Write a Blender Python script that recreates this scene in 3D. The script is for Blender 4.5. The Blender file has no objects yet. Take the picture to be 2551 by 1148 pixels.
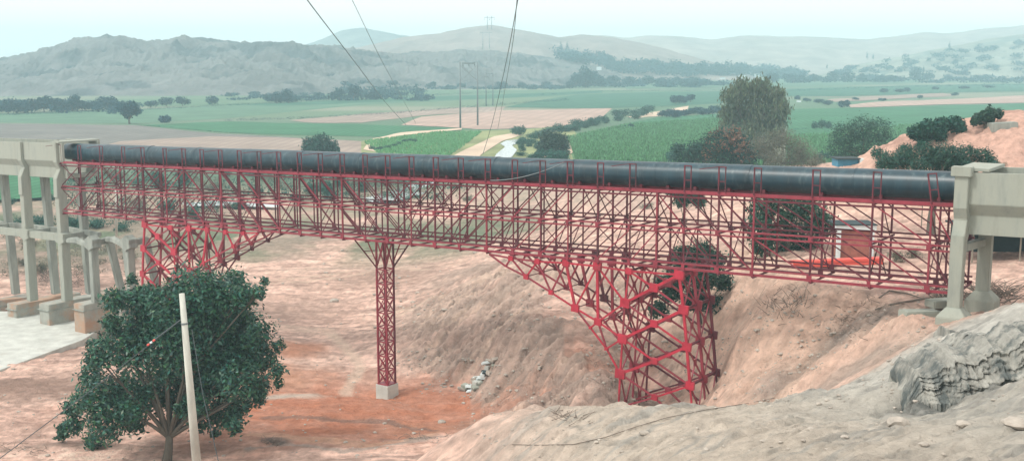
import bpy, bmesh, math, random
import numpy as np
from mathutils import Vector, Matrix
from mathutils.bvhtree import BVHTree

random.seed(7)
RNG = np.random.default_rng(7)
SC = bpy.context.scene
COL = SC.collection

# ------------------------------------------------------------------ camera
W0, H0, F0 = 2551.0, 1148.0, 2800.0          # photo size and focal length in photo pixels
HORIZON = 149.0
PITCH = math.atan((H0 / 2 - HORIZON) / F0)
CZ = 24.5
cam_d = bpy.data.cameras.new('camera')
cam_d.sensor_width = 36.0
cam_d.lens = 36.0 * F0 / W0
cam_d.clip_start = 0.5
cam_d.clip_end = 12000
cam = bpy.data.objects.new('camera', cam_d)
COL.objects.link(cam)
cam.location = (0, 0, CZ)
cam.rotation_euler = (math.pi / 2 - PITCH, 0, 0)
SC.camera = cam

# ------------------------------------------------------------------ sky, sun, exposure
SUN_EL, SUN_AZ = math.radians(52), math.radians(-118)   # azimuth from +Y, clockwise
world = bpy.data.worlds.new('World')
SC.world = world
world.use_nodes = True
wn, wl = world.node_tree.nodes, world.node_tree.links
bg = wn['Background']
sky = wn.new('ShaderNodeTexSky')
sky.sky_type = 'NISHITA'
sky.sun_disc = False
sky.sun_elevation = SUN_EL
sky.sun_rotation = SUN_AZ
sky.air_density = 1.0
sky.dust_density = 4.0
sky.ozone_density = 1.5
veil = wn.new('ShaderNodeMix'); veil.data_type = 'RGBA'
veil.inputs['Factor'].default_value = 0.86
veil.inputs['B'].default_value = (13.2, 12.6, 12.0, 1)      # the even white veil of a hazy overcast
wl.new(sky.outputs['Color'], veil.inputs['A'])
wl.new(veil.outputs['Result'], bg.inputs['Color'])
bg.inputs['Strength'].default_value = 0.1
sun_d = bpy.data.lights.new('sun', 'SUN')
sun_d.energy = 2.0
sun_d.angle = math.radians(9)
sun_d.color = (1.0, 0.95, 0.88)
sun = bpy.data.objects.new('sun', sun_d)
COL.objects.link(sun)
sdir = Vector((math.sin(SUN_AZ) * math.cos(SUN_EL), math.cos(SUN_AZ) * math.cos(SUN_EL), math.sin(SUN_EL)))
sun.rotation_euler = sdir.to_track_quat('Z', 'Y').to_euler()
SC.view_settings.view_transform = 'Standard'
SC.view_settings.look = 'None'
SC.view_settings.exposure = 0.26
SC.view_settings.gamma = 1.0
SC.view_settings.use_curve_mapping = False
SC.render.engine = 'CYCLES'
SC.cycles.use_denoising = True
SC.cycles.max_bounces = 5
SC.cycles.diffuse_bounces = 2
SC.cycles.glossy_bounces = 2
SC.cycles.transparent_max_bounces = 8
SC.cycles.volume_bounces = 3

# ------------------------------------------------------------------ picture <-> place
SP, CP_ = math.sin(PITCH), math.cos(PITCH)
def ray(px, py):
    a = (px - W0 / 2) / F0
    b = -(py - H0 / 2) / F0
    return Vector((a, CP_ + b * SP, -SP + b * CP_))
def atY(px, py, Y):
    d = ray(px, py); t = Y / d.y
    return Vector((d.x * t, Y, CZ + d.z * t))
def atZ(px, py, z):
    d = ray(px, py); t = (z - CZ) / d.z
    return Vector((d.x * t, d.y * t, z))
def proj(P):
    x, y, z = P[0], P[1], P[2] - CZ
    dep = y * CP_ - z * SP
    up = y * SP + z * CP_
    return (W0 / 2 + F0 * x / dep, H0 / 2 - F0 * up / dep)

# ------------------------------------------------------------------ noise
_perm = np.random.default_rng(3).permutation(4096)
def _hash(ix, iy):
    return _perm[(_perm[ix & 4095] + iy) & 4095] / 4095.0
def vnoise(x, y):
    x = np.asarray(x, float); y = np.asarray(y, float)
    ix = np.floor(x).astype(np.int64); iy = np.floor(y).astype(np.int64)
    fx = x - ix; fy = y - iy
    fx = fx * fx * fx * (fx * (fx * 6 - 15) + 10); fy = fy * fy * fy * (fy * (fy * 6 - 15) + 10)
    a = _hash(ix, iy); b = _hash(ix + 1, iy); c = _hash(ix, iy + 1); d = _hash(ix + 1, iy + 1)
    return (a + (b - a) * fx) * (1 - fy) + (c + (d - c) * fx) * fy
def fbm(x, y, octv=4, gain=0.5):
    s = 0.0; amp = 1.0; tot = 0.0
    for k in range(octv):
        s = s + amp * (vnoise(x * 2 ** k + 17.3 * k, y * 2 ** k - 9.1 * k) - 0.5); tot += amp; amp *= gain
    return s / tot * 2
def ridged(x, y, octv=4, gain=0.5):
    s = 0.0; amp = 1.0; tot = 0.0
    for k in range(octv):
        s = s + amp * (1 - np.abs(vnoise(x * 2 ** k + 31.7 * k, y * 2 ** k + 5.3 * k) * 2 - 1)); tot += amp; amp *= gain
    return s / tot
def sstep(a, b, x):
    t = np.clip((np.asarray(x, float) - a) / (b - a), 0, 1)
    return t * t * (3 - 2 * t)

# ------------------------------------------------------------------ materials
MATS = {}
def _nodes(name):
    m = bpy.data.materials.new(name); m.use_nodes = True
    nt = m.node_tree
    return m, nt, nt.nodes, nt.links, nt.nodes['Principled BSDF']
def pmat(name, col, rough=0.7, var=0.25, scale=1.0, bump=0.0, bscale=None, metal=0.0, stain=None, stain_scale=0.4, stain_lo=0.5, stain_hi=0.7, spec=0.4, attr=None, stretch=(1, 1, 1), coat=0.0):
    """solid colour (or a colour attribute) with procedural mottling, stains and fine relief in world space"""
    m, nt, N, L, B = _nodes(name)
    geo = N.new('ShaderNodeNewGeometry')
    mp = N.new('ShaderNodeMapping'); mp.inputs['Scale'].default_value = stretch
    L.new(geo.outputs['Position'], mp.inputs['Vector'])
    nz = N.new('ShaderNodeTexNoise'); nz.inputs['Scale'].default_value = scale; nz.inputs['Detail'].default_value = 6; nz.inputs['Roughness'].default_value = 0.62
    L.new(mp.outputs['Vector'], nz.inputs['Vector'])
    mr = N.new('ShaderNodeMapRange'); mr.inputs['From Min'].default_value = 0.28; mr.inputs['From Max'].default_value = 0.72
    mr.inputs['To Min'].default_value = 1 - var; mr.inputs['To Max'].default_value = 1 + var
    L.new(nz.outputs['Fac'], mr.inputs['Value'])
    mul = N.new('ShaderNodeVectorMath'); mul.operation = 'SCALE'
    if attr:
        at = N.new('ShaderNodeAttribute'); at.attribute_name = attr
        L.new(at.outputs['Color'], mul.inputs[0])
    else:
        mul.inputs[0].default_value = col[:3]
    L.new(mr.outputs['Result'], mul.inputs['Scale'])
    out = mul.outputs['Vector']
    if stain:
        n2 = N.new('ShaderNodeTexNoise'); n2.inputs['Scale'].default_value = stain_scale; n2.inputs['Detail'].default_value = 7; n2.inputs['Roughness'].default_value = 0.65
        L.new(mp.outputs['Vector'], n2.inputs['Vector'])
        m2 = N.new('ShaderNodeMapRange'); m2.inputs['From Min'].default_value = stain_lo; m2.inputs['From Max'].default_value = stain_hi
        L.new(n2.outputs['Fac'], m2.inputs['Value'])
        mx = N.new('ShaderNodeMix'); mx.data_type = 'RGBA'
        L.new(m2.outputs['Result'], mx.inputs['Factor']); L.new(out, mx.inputs['A']); mx.inputs['B'].default_value = (*stain, 1)
        out = mx.outputs['Result']
    L.new(out, B.inputs['Base Color'])
    B.inputs['Roughness'].default_value = rough
    B.inputs['Metallic'].default_value = metal
    B.inputs['Specular IOR Level'].default_value = spec
    if coat: B.inputs['Coat Weight'].default_value = coat; B.inputs['Coat Roughness'].default_value = 0.25
    if bump:
        n3 = N.new('ShaderNodeTexNoise'); n3.inputs['Scale'].default_value = bscale or scale * 6; n3.inputs['Detail'].default_value = 8; n3.inputs['Roughness'].default_value = 0.7
        L.new(mp.outputs['Vector'], n3.inputs['Vector'])
        bp = N.new('ShaderNodeBump'); bp.inputs['Strength'].default_value = 1.0; bp.inputs['Distance'].default_value = bump
        L.new(n3.outputs['Fac'], bp.inputs['Height']); L.new(bp.outputs['Normal'], B.inputs['Normal'])
    MATS[name] = m
    return m
def leafmat(name, col, trans=0.25, rough=0.55):
    m, nt, N, L, B = _nodes(name)
    at = N.new('ShaderNodeAttribute'); at.attribute_name = 'tone'
    mul = N.new('ShaderNodeMix'); mul.data_type = 'RGBA'; mul.blend_type = 'MULTIPLY'; mul.inputs['Factor'].default_value = 1
    mul.inputs['A'].default_value = (*col, 1); L.new(at.outputs['Color'], mul.inputs['B'])
    L.new(mul.outputs['Result'], B.inputs['Base Color'])
    B.inputs['Roughness'].default_value = rough; B.inputs['Specular IOR Level'].default_value = 0.3
    tr = N.new('ShaderNodeBsdfTranslucent'); L.new(mul.outputs['Result'], tr.inputs['Color'])
    ms = N.new('ShaderNodeMixShader'); ms.inputs[0].default_value = trans
    L.new(B.outputs[0], ms.inputs[1]); L.new(tr.outputs[0], ms.inputs[2]); L.new(ms.outputs[0], N['Material Output'].inputs['Surface'])
    MATS[name] = m
    return m

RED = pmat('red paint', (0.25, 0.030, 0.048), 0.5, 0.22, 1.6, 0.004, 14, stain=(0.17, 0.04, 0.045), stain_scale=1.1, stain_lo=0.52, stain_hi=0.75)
RED_DARK = pmat('dark red paint', (0.125, 0.018, 0.030), 0.6, 0.3, 1.6, 0.004, 14, stain=(0.045, 0.02, 0.022), stain_scale=0.9)  # deeper red, for posts, braces and the planes behind
RED_BRIGHT = pmat('bright red paint', (0.40, 0.020, 0.044), 0.45, 0.28, 1.4, 0.003, 14, stain=(0.17, 0.04, 0.04), stain_scale=1.2, stain_lo=0.52, stain_hi=0.78)  # strongest red, for the near plane of the feet
PIPE = pmat('black pipe coating', (0.005, 0.034, 0.050), 0.40, 0.4, 0.8, 0.006, 3.0, stain=(0.10, 0.15, 0.16), stain_scale=1.8, stain_lo=0.53, stain_hi=0.85, spec=0.6, stretch=(1.6, 1.6, 0.35))
CONC = pmat('pale concrete', (0.325, 0.345, 0.295), 0.85, 0.22, 0.9, 0.015, 6, stain=(0.19, 0.215, 0.195), stain_scale=0.9, stain_lo=.48, stain_hi=.78, stretch=(1.4, 1.4, 0.28))
CONC_OLD = pmat('old concrete', (0.30, 0.325, 0.29), 0.9, 0.22, 0.9, 0.02, 6, stain=(0.16, 0.18, 0.165), stain_scale=0.8, stain_lo=.47, stain_hi=.75, stretch=(1.4, 1.4, 0.3))
CONC_FOOT = pmat('stained footing concrete', (0.33, 0.34, 0.30), 0.92, 0.22, 0.8, 0.03, 5, stain=(0.40, 0.26, 0.18), stain_scale=0.35, stain_lo=0.46, stain_hi=0.6)
CONC_WHITE = pmat('bleached concrete slab', (0.50, 0.52, 0.48), 0.85, 0.2, 0.9, 0.05, 3, stain=(0.42, 0.42, 0.38), stain_scale=0.6, stain_lo=0.55, stain_hi=0.75)
BARK = pmat('bark', (0.11, 0.10, 0.08), 0.9, 0.35, 3, 0.02, 12, stretch=(1, 1, 0.3))
BARK_PALE = pmat('pale bark', (0.24, 0.22, 0.18), 0.9, 0.3, 3, 0.02, 12, stretch=(1, 1, 0.3))
WIRE = pmat('wire', (0.06, 0.08, 0.085), 0.5, 0.1, 1)
STEEL = pmat('grey steel', (0.16, 0.20, 0.21), 0.5, 0.15, 1)
POLE_M = pmat('pole concrete', (0.52, 0.54, 0.48), 0.85, 0.14, 1.5, 0.006, 9, stain=(0.33, 0.34, 0.31), stain_scale=0.9, stretch=(1, 1, 0.35))
ROCK = pmat('rubble stone', (0.40, 0.36, 0.31), 0.95, 0.3, 2, 0.04, 8)
BRICK = pmat('red brick wall', (0.34, 0.13, 0.10), 0.85, 0.25, 2.5, 0.01, 12)
WHITE = pmat('white paint', (0.68, 0.76, 0.76), 0.6, 0.1, 2)
BLUE = pmat('blue paint', (0.05, 0.22, 0.34), 0.6, 0.2, 2)
ORANGE_RED = pmat('bright red steel', (0.72, 0.11, 0.085), 0.5, 0.12, 1.2)
DARK = pmat('dark shade cloth', (0.03, 0.05, 0.055), 0.9, 0.3, 1)
TWIG = pmat('dry twigs', (0.17, 0.14, 0.115), 0.9, 0.4, 4)
SOIL = pmat('soil', (0.5, 0.4, 0.3), 0.95, 0.26, 1.3, 0.34, 3.0, attr='soil', spec=0.15)
HILL = pmat('dry hillside', (0.5, 0.4, 0.3), 0.95, 0.30, 0.02, 4.0, 0.035, attr='soil', spec=0.1)
WATER = pmat('stream water', (0.42, 0.47, 0.46), 0.12, 0.1, 0.2, 0.01, 1.5, spec=0.6)
LEAF_TREE = leafmat('dark glossy leaves', (0.019, 0.060, 0.038), 0.2, 0.38)
LEAF_BUSH = leafmat('green bush leaves', (0.018, 0.088, 0.062), 0.25)
LEAF_EUC = leafmat('olive eucalyptus leaves', (0.105, 0.135, 0.080), 0.3)
LEAF_GREY = leafmat('grey brush leaves', (0.15, 0.155, 0.115), 0.3)
LEAF_RED = leafmat('rusty flower clusters', (0.19, 0.115, 0.08), 0.3)
LEAF_ACACIA = leafmat('acacia leaves', (0.032, 0.098, 0.070), 0.25)
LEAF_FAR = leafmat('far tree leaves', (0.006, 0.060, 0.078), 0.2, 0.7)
LEAF_CROP = leafmat('maize leaves', (0.065, 0.165, 0.075), 0.35)

# ------------------------------------------------------------------ object helpers
def tag(o, label=None, cat=None, group=None, kind=None):
    if label: o['label'] = label
    if cat: o['category'] = cat
    if group: o['group'] = group
    if kind: o['kind'] = kind
    return o
def empty(name, loc, label=None, cat=None, group=None):
    o = bpy.data.objects.new(name, None)
    o.empty_display_size = 0.2
    COL.objects.link(o); o.location = loc
    return tag(o, label, cat, group)
def link(name, me, parent=None, M=None):
    o = bpy.data.objects.new(name, me)
    COL.objects.link(o)
    if parent is not None: o.parent = parent
    if M is not None:
        if parent is not None: M = world_of(parent).inverted() @ M
        o.matrix_basis = M
    return o
def world_of(o):
    M = o.matrix_basis.copy()
    while o.parent is not None:
        o = o.parent; M = o.matrix_basis @ M
    return M
_UNIT = {}
def unit_bar(mat):
    if mat.name not in _UNIT:
        me = bpy.data.meshes.new('bar')
        v = [(x, y, z) for z in (0, 1) for y in (-.5, .5) for x in (-.5, .5)]
        f = [(0, 2, 3, 1), (4, 5, 7, 6), (0, 1, 5, 4), (2, 6, 7, 3), (0, 4, 6, 2), (1, 3, 7, 5)]
        me.from_pydata(v, [], f); me.materials.append(mat)
        _UNIT[mat.name] = me
    return _UNIT[mat.name]
def bar_matrix(p, q, w, h, side=None):
    p, q = Vector(p), Vector(q)
    z = q - p; Ln = z.length; z = z / Ln
    x = Vector(side) if side is not None else (Vector((0, 0, 1)).cross(z) if abs(z.z) < 0.95 else Vector((1, 0, 0)))
    x = (x - z * x.dot(z)).normalized(); y = z.cross(x)
    M = Matrix(((x.x * w, y.x * h, z.x * Ln, p.x), (x.y * w, y.y * h, z.y * Ln, p.y), (x.z * w, y.z * h, z.z * Ln, p.z), (0, 0, 0, 1)))
    return M
def bar(name, parent, p, q, w, h, mat, side=None):
    return link(name, unit_bar(mat), parent, bar_matrix(p, q, w, h, side))

class MB:
    def __init__(s): s.v = []; s.f = []
    def box(s, c, size, ax=None):
        c = Vector(c); ax = ax or (Vector((1, 0, 0)), Vector((0, 1, 0)), Vector((0, 0, 1)))
        b = len(s.v)
        for k in (-.5, .5):
            for j in (-.5, .5):
                for i in (-.5, .5):
                    s.v.append(c + ax[0] * (i * size[0]) + ax[1] * (j * size[1]) + ax[2] * (k * size[2]))
        s.f += [tuple(b + i for i in q) for q in ((0, 2, 3, 1), (4, 5, 7, 6), (0, 1, 5, 4), (2, 6, 7, 3), (0, 4, 6, 2), (1, 3, 7, 5))]
        return s
    def beam(s, p, q, w, h, side=None):
        M = bar_matrix(p, q, w, h, side); b = len(s.v)
        for z in (0, 1):
            for y in (-.5, .5):
                for x in (-.5, .5): s.v.append(M @ Vector((x, y, z)))
        s.f += [tuple(b + i for i in q) for q in ((0, 2, 3, 1), (4, 5, 7, 6), (0, 1, 5, 4), (2, 6, 7, 3), (0, 4, 6, 2), (1, 3, 7, 5))]
        return s
    def tube(s, pts, rads, n=8, cap=True):
        pts = [Vector(p) for p in pts]; b0 = len(s.v)
        if not hasattr(rads, '__len__'): rads = [rads] * len(pts)
        ref = None
        for i, p in enumerate(pts):
            t = (pts[min(i + 1, len(pts) - 1)] - pts[max(i - 1, 0)]).normalized()
            if ref is None: ref = Vector((0, 0, 1)) if abs(t.z) < .9 else Vector((1, 0, 0))
            x = (ref - t * ref.dot(t)).normalized(); y = t.cross(x); ref = x
            for k in range(n):
                a = 2 * math.pi * k / n
                s.v.append(p + (x * math.cos(a) + y * math.sin(a)) * rads[i])
        for i in range(len(pts) - 1):
            for k in range(n):
                a, b = b0 + i * n + k, b0 + i * n + (k + 1) % n
                s.f.append((a, b, b + n, a + n))
        if cap:
            s.f.append(tuple(b0 + k for k in range(n))[::-1]); e = b0 + (len(pts) - 1) * n
            s.f.append(tuple(e + k for k in range(n)))
        return s
    def prism(s, poly, ext):
        b = len(s.v); n = len(poly); ext = Vector(ext)
        s.v += [Vector(p) for p in poly] + [Vector(p) + ext for p in poly]
        s.f.append(tuple(b + k for k in range(n))[::-1]); s.f.append(tuple(b + n + k for k in range(n)))
        for k in range(n):
            s.f.append((b + k, b + (k + 1) % n, b + n + (k + 1) % n, b + n + k))
        return s
    def build(s, name, mat, parent=None, smooth=False, bevel=0.0, M=None):
        base = world_of(parent).translation if parent is not None else None
        me = bpy.data.meshes.new(name)
        vs = [tuple(v - base) for v in s.v] if base is not None else [tuple(v) for v in s.v]
        me.from_pydata(vs, [], s.f)
        bm = bmesh.new(); bm.from_mesh(me)
        bmesh.ops.recalc_face_normals(bm, faces=bm.faces)
        if bevel:
            bmesh.ops.bevel(bm, geom=[e for e in bm.edges if e.calc_face_angle(0) > 0.5], offset=bevel, segments=2, affect='EDGES', clamp_overlap=True)
        bm.to_mesh(me); bm.free()
        me.materials.append(mat)
        if smooth:
            me.polygons.foreach_set('use_smooth', [True] * len(me.polygons))
        return link(name, me, parent)
def grid_mesh(name, X, Y, Z, mat, col=None, smooth=True):
    """a height sheet from 2-D arrays"""
    r, c = X.shape
    me = bpy.data.meshes.new(name)
    co = np.stack([X, Y, Z], -1).reshape(-1, 3).astype(np.float32)
    idx = np.arange(r * c).reshape(r, c)
    q = np.stack([idx[:-1, :-1], idx[:-1, 1:], idx[1:, 1:], idx[1:, :-1]], -1).reshape(-1, 4)
    me.vertices.add(len(co)); me.vertices.foreach_set('co', co.ravel())
    me.loops.add(q.size); me.loops.foreach_set('vertex_index', q.ravel().astype(np.int32))
    me.polygons.add(len(q)); me.polygons.foreach_set('loop_start', np.arange(0, q.size, 4, dtype=np.int32))
    me.polygons.foreach_set('use_smooth', np.full(len(q), smooth))
    me.update(calc_edges=True)
    if col is not None:
        a = me.color_attributes.new('soil', 'FLOAT_COLOR', 'POINT')
        rgba = np.concatenate([col.reshape(-1, 3), np.ones((r * c, 1))], 1).astype(np.float32)
        a.data.foreach_set('color', rgba.ravel())
    me.materials.append(mat)
    return me
def quads_mesh(name, V, tone, mat):
    """V: (n,4,3) leaf quads, tone: (n,3) colour multiplier"""
    n = len(V)
    me = bpy.data.meshes.new(name)
    me.vertices.add(n * 4); me.vertices.foreach_set('co', V.reshape(-1).astype(np.float32))
    me.loops.add(n * 4); me.loops.foreach_set('vertex_index', np.arange(n * 4, dtype=np.int32))
    me.polygons.add(n); me.polygons.foreach_set('loop_start', np.arange(0, n * 4, 4, dtype=np.int32))
    me.update(calc_edges=True)
    a = me.color_attributes.new('tone', 'FLOAT_COLOR', 'POINT')
    rgba = np.concatenate([np.repeat(tone, 4, 0), np.ones((n * 4, 1))], 1).astype(np.float32)
    a.data.foreach_set('color', rgba.ravel())
    me.materials.append(mat)
    return me

# ================================================================== THE GROUND
cpts = []
def cz_(px, py, z): p = atZ(px, py, z); cpts.append((p.x, p.y, z))
def cy_(px, py, Y): p = atY(px, py, Y); cpts.append((p.x, p.y, p.z))
def cw_(x, y, z): cpts.append((x, y, z))
for a in [(957, 1008, 0), (700, 1000, 0), (300, 1000, .2), (50, 1000, .3), (100, 1120, .6), (500, 1140, .7), (700, 850, .2), (850, 850, 0), (750, 700, .4), (950, 760, .2),
          (1000, 650, .4), (600, 620, .5), (1100, 620, .8), (1200, 950, 0.1), (1050, 1060, 0), (120, 900, .2), (700, 1090, .7), (900, 1125, 1.0), (1040, 1135, 1.6), (300, 700, .4), (50, 650, .6), (60, 832, -.6), (150, 852, -.6), (-120, 832, -.6), (240, 850, -.5), (0, 800, -.5), (120, 800, -.5), (220, 800, -.4), (340, 800, .1),
          (2000, 690, 10.3), (2200, 690, 10.8), (2100, 650, 10.5), (2300, 640, 10.8), (2500, 640, 11), (1900, 690, 9.8), (1850, 650, 9.0), (1700, 640, 8), (1600, 650, 7.5), (1450, 660, 6.8),
          (1300, 690, 5.6), (1450, 560, 5.0), (1600, 560, 6.5), (1500, 480, 3.5), (1250, 500, 1.6), (1250, 600, 2.2), (1200, 650, 2.6), (2000, 560, 9.5), (2400, 560, 10.5), (1800, 520, 6)]: cz_(*a)
for a in [(1290, 1014, 52), (1180, 1072, 54), (1090, 1137, 55), (1540, 1020, 48), (1800, 1012, 45), (2000, 987, 45), (2100, 967, 45), (2270, 905, 46), (2370, 803, 52),
          (1300, 1140, 42), (1600, 1140, 33), (2000, 1140, 28), (2400, 1140, 25), (2551, 1140, 24), (1900, 1060, 38), (2200, 1050, 34), (2500, 1050, 31), (2290, 1005, 40), (2300, 870, 45),
          (2420, 905, 41), (2540, 960, 36), (2540, 775, 44), (2450, 795, 49), (2390, 797, 57.5), (2250, 792, 58), (2330, 765, 61), (2480, 748, 62), (2551, 735, 64),
          (2000, 800, 66), (2000, 900, 63), (1900, 960, 61), (1850, 800, 68), (2200, 800, 61), (2200, 880, 57), (2100, 930, 56), (1800, 900, 69), (1620, 1012, 72), (1720, 1010, 70), (1790, 1005, 69), (1700, 900, 77), (1760, 960, 70.5), (1850, 900, 67), (1650, 900, 79), (1600, 800, 86), (1700, 800, 80),
          (1500, 900, 72), (1400, 900, 77), (1400, 800, 84), (1300, 760, 91), (1250, 850, 84), (1150, 800, 93), (1100, 880, 89), (1300, 950, 79), (1400, 990, 75), (1000, 790, 105), (1500, 1000, 68)]: cy_(*a)
for a in [(0, 0, 22.7), (6, 8, 20.6), (-5, 8, 19.5), (-10, 15, 13.6), (-8, 25, 9.3), (-10, 35, 5), (-16, 45, 1.8), (0, 20, 14.6), (2, 30, 11.2), (1, 38, 8.2), (-3, 45, 4.4), (14, 12, 20.5), (-25, 30, 3), (-35, 50, .7), (-55, 70, .5),
          (-8, -12, 20), (10, -12, 22.5), (30, 30, 17.5), (40, 55, 14.5), (45, 90, 11.5), (-70, 100, .6), (-60, 140, .8), (-20, 150, .8), (0, 170, 1), (20, 175, 1.8), (60, 150, 9.5), (75, 180, 9), (50, 120, 10.8), (90, 120, 12), (30, 130, 8.0), (44, 160, 9.6),
          (1, 58, .7), (5.4, 58, 2.2), (10.4, 57, 3.0), (14.4, 57, 5.8), (50, 113, 10.5), (60, 113, 10.8), (40, 113, 10), (-70, 180, 1), (70, 60, 15)]: cw_(*a)
CPA = np.array(cpts)
def _tps(r2): return np.where(r2 > 1e-9, 0.5 * r2 * np.log(np.maximum(r2, 1e-9)), 0.0)
_n = len(CPA)
_xy = CPA[:, :2] / 40.0
_K = _tps(((_xy[:, None] - _xy[None]) ** 2).sum(-1)) + 0.0012 * np.eye(_n)
_P = np.concatenate([np.ones((_n, 1)), _xy], 1)
_A = np.block([[_K, _P], [_P.T, np.zeros((3, 3))]])
_sol = np.linalg.solve(_A, np.concatenate([CPA[:, 2], np.zeros(3)]))
_w, _c = _sol[:_n], _sol[_n:]
def tps(x, y):
    sh = x.shape; q = np.stack([x.ravel(), y.ravel()], 1) / 40.0
    out = np.empty(len(q))
    for i in range(0, len(q), 40000):
        b = q[i:i + 40000]
        out[i:i + 40000] = _tps(((b[:, None] - _xy[None]) ** 2).sum(-1)) @ _w + _c[0] + b @ _c[1:]
    return out.reshape(sh)
PLAIN = 1.0
def blob(x, y, cx, cy, rx, ry, ang=0.0, soft=0.5):
    dx, dy = x - cx, y - cy; ca, sa = math.cos(ang), math.sin(ang)
    r = np.sqrt(((dx * ca + dy * sa) / rx) ** 2 + ((-dx * sa + dy * ca) / ry) ** 2)
    return 1 - sstep(1 - soft, 1 + soft, r)
def base_height(x, y):
    near = tps(np.clip(x, -95, 95), np.clip(y, -14, 200))
    near = np.clip(near, -0.6, 26)
    # the red earth mound behind the right hand flume
    near = near + 8.4 * blob(x, y, 58, 116, 22, 14, 0.0, 0.75)
    k = np.maximum(sstep(185, 250, y), sstep(80, 130, np.abs(x - 5)) * sstep(40, 80, y))
    return near * (1 - k) + PLAIN * k

_rows1 = [-14.0]
while _rows1[-1] < 15: _rows1.append(_rows1[-1] + 0.5)
while _rows1[-1] < 150: _rows1.append(_rows1[-1] + max(0.12, 0.0034 * _rows1[-1]))
while _rows1[-1] < 330: _rows1.append(_rows1[-1] * 1.008)
while _rows1[-1] < 2800: _rows1.append(_rows1[-1] * 1.045)
gy = np.array(_rows1); gu = np.linspace(-1, 1, 640)
GY = np.repeat(gy[:, None], len(gu), 1)
GX = gu[None, :] * (np.maximum(gy, 0)[:, None] * 0.56 + 16)
GZ = base_height(GX, GY)
d_ = 0.8
sx = (base_height(GX[::4, ::4] + d_, GY[::4, ::4]) - base_height(GX[::4, ::4] - d_, GY[::4, ::4])) / (2 * d_)
sy = (base_height(GX[::4, ::4], GY[::4, ::4] + d_) - base_height(GX[::4, ::4], GY[::4, ::4] - d_)) / (2 * d_)
slope = np.sqrt(sx ** 2 + sy ** 2).repeat(4, 0).repeat(4, 1)[:GX.shape[0], :GX.shape[1]]
near_k = 1 - sstep(150, 215, GY)
sm = sstep(0.16, 0.42, slope) * near_k
# gullies running down the cut slopes, clods on the rest
ang = math.radians(222); ca, sa = math.cos(ang), math.sin(ang)
al = GX * ca + GY * sa; ac = -GX * sa + GY * ca
warp = fbm(GX * .12, GY * .12, 3) * 2.2
gul = ridged(ac * .34 + warp * .25, al * .06, 4, .55) - .55
far_slope = sm * sstep(50, 62, GY)
GZ += far_slope * gul * 1.3
fine = np.abs(fbm(ac * 1.0 + warp * .5, al * .13, 3, .55))
gright = 1 - .7 * sstep(8, 13, GX)
GZ -= far_slope * gright * (1 - sstep(0, .22, fine)) * .38
GZ += far_slope * gright * (ridged(GX * 1.7, GY * 1.7, 4, .65) - .5) * .34
fine2 = np.abs(fbm(ac * 2.1 + warp, al * .22 + 40, 3, .55))
GZ -= far_slope * gright * (1 - sstep(0, .2, fine2)) * .16
GZ += far_slope * (ridged(GX * .45, GY * .45, 5, .65) - .5) * .85
near_hill = (1 - sstep(46, 58, GY)) * sstep(-12, 0, GX)
GZ += near_hill * ((ridged(ac * .30 + warp * .4, al * .10, 4) - .5) * .55 + fbm(GX * 1.1, GY * 1.1, 5, .6) * .14 - (1 - sstep(0, .2, np.abs(fbm(ac * 1.6 + warp * .6, al * .12, 3, .55)))) * .10)
GZ += near_k * (fbm(GX * .16, GY * .22, 4) * .22 + fbm(GX * .8, GY * 1.3, 4, .6) * .20)
rut = ridged(GX * .05 + GY * .35 + warp * .4, GX * .02, 3)
bed = (1 - sstep(3, 6, GZ)) * near_k
GZ += bed * (rut - .5) * .30
# eroded rock ledges on the right
rp = atY(2425, 905, 41)
rk = blob(GX, GY, rp.x + .4, rp.y - .9, 4.4, 2.3, 0.35, .35)
zz = GZ + fbm(GX * .5, GY * .5, 4) * .9
led = np.floor(zz / 1.0); fr = zz / 1.0 - led
GZ = GZ * (1 - rk) + rk * ((led + sstep(.55, .95, fr)) * 1.0 + (ridged(GX * 1.3 + GY * .4, GY * 1.6, 5, .62) - .5) * .45 - .1)
# rough crater of dark earth on the sand slope and the bank in front of the left bridge foot
for (px, py, Y, r_, a_) in [(2150, 790, 61.5, 2.0, -.35), (1420, 880, 78, 3.5, .5), (1300, 720, 93, 4, .5)]:
    p = atY(px, py, Y); GZ += blob(GX, GY, p.x, p.y, r_, r_ * .7, .5, .6) * (ridged(GX * .9, GY * .9, 4) - .5 + a_ * .2) * .8

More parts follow.
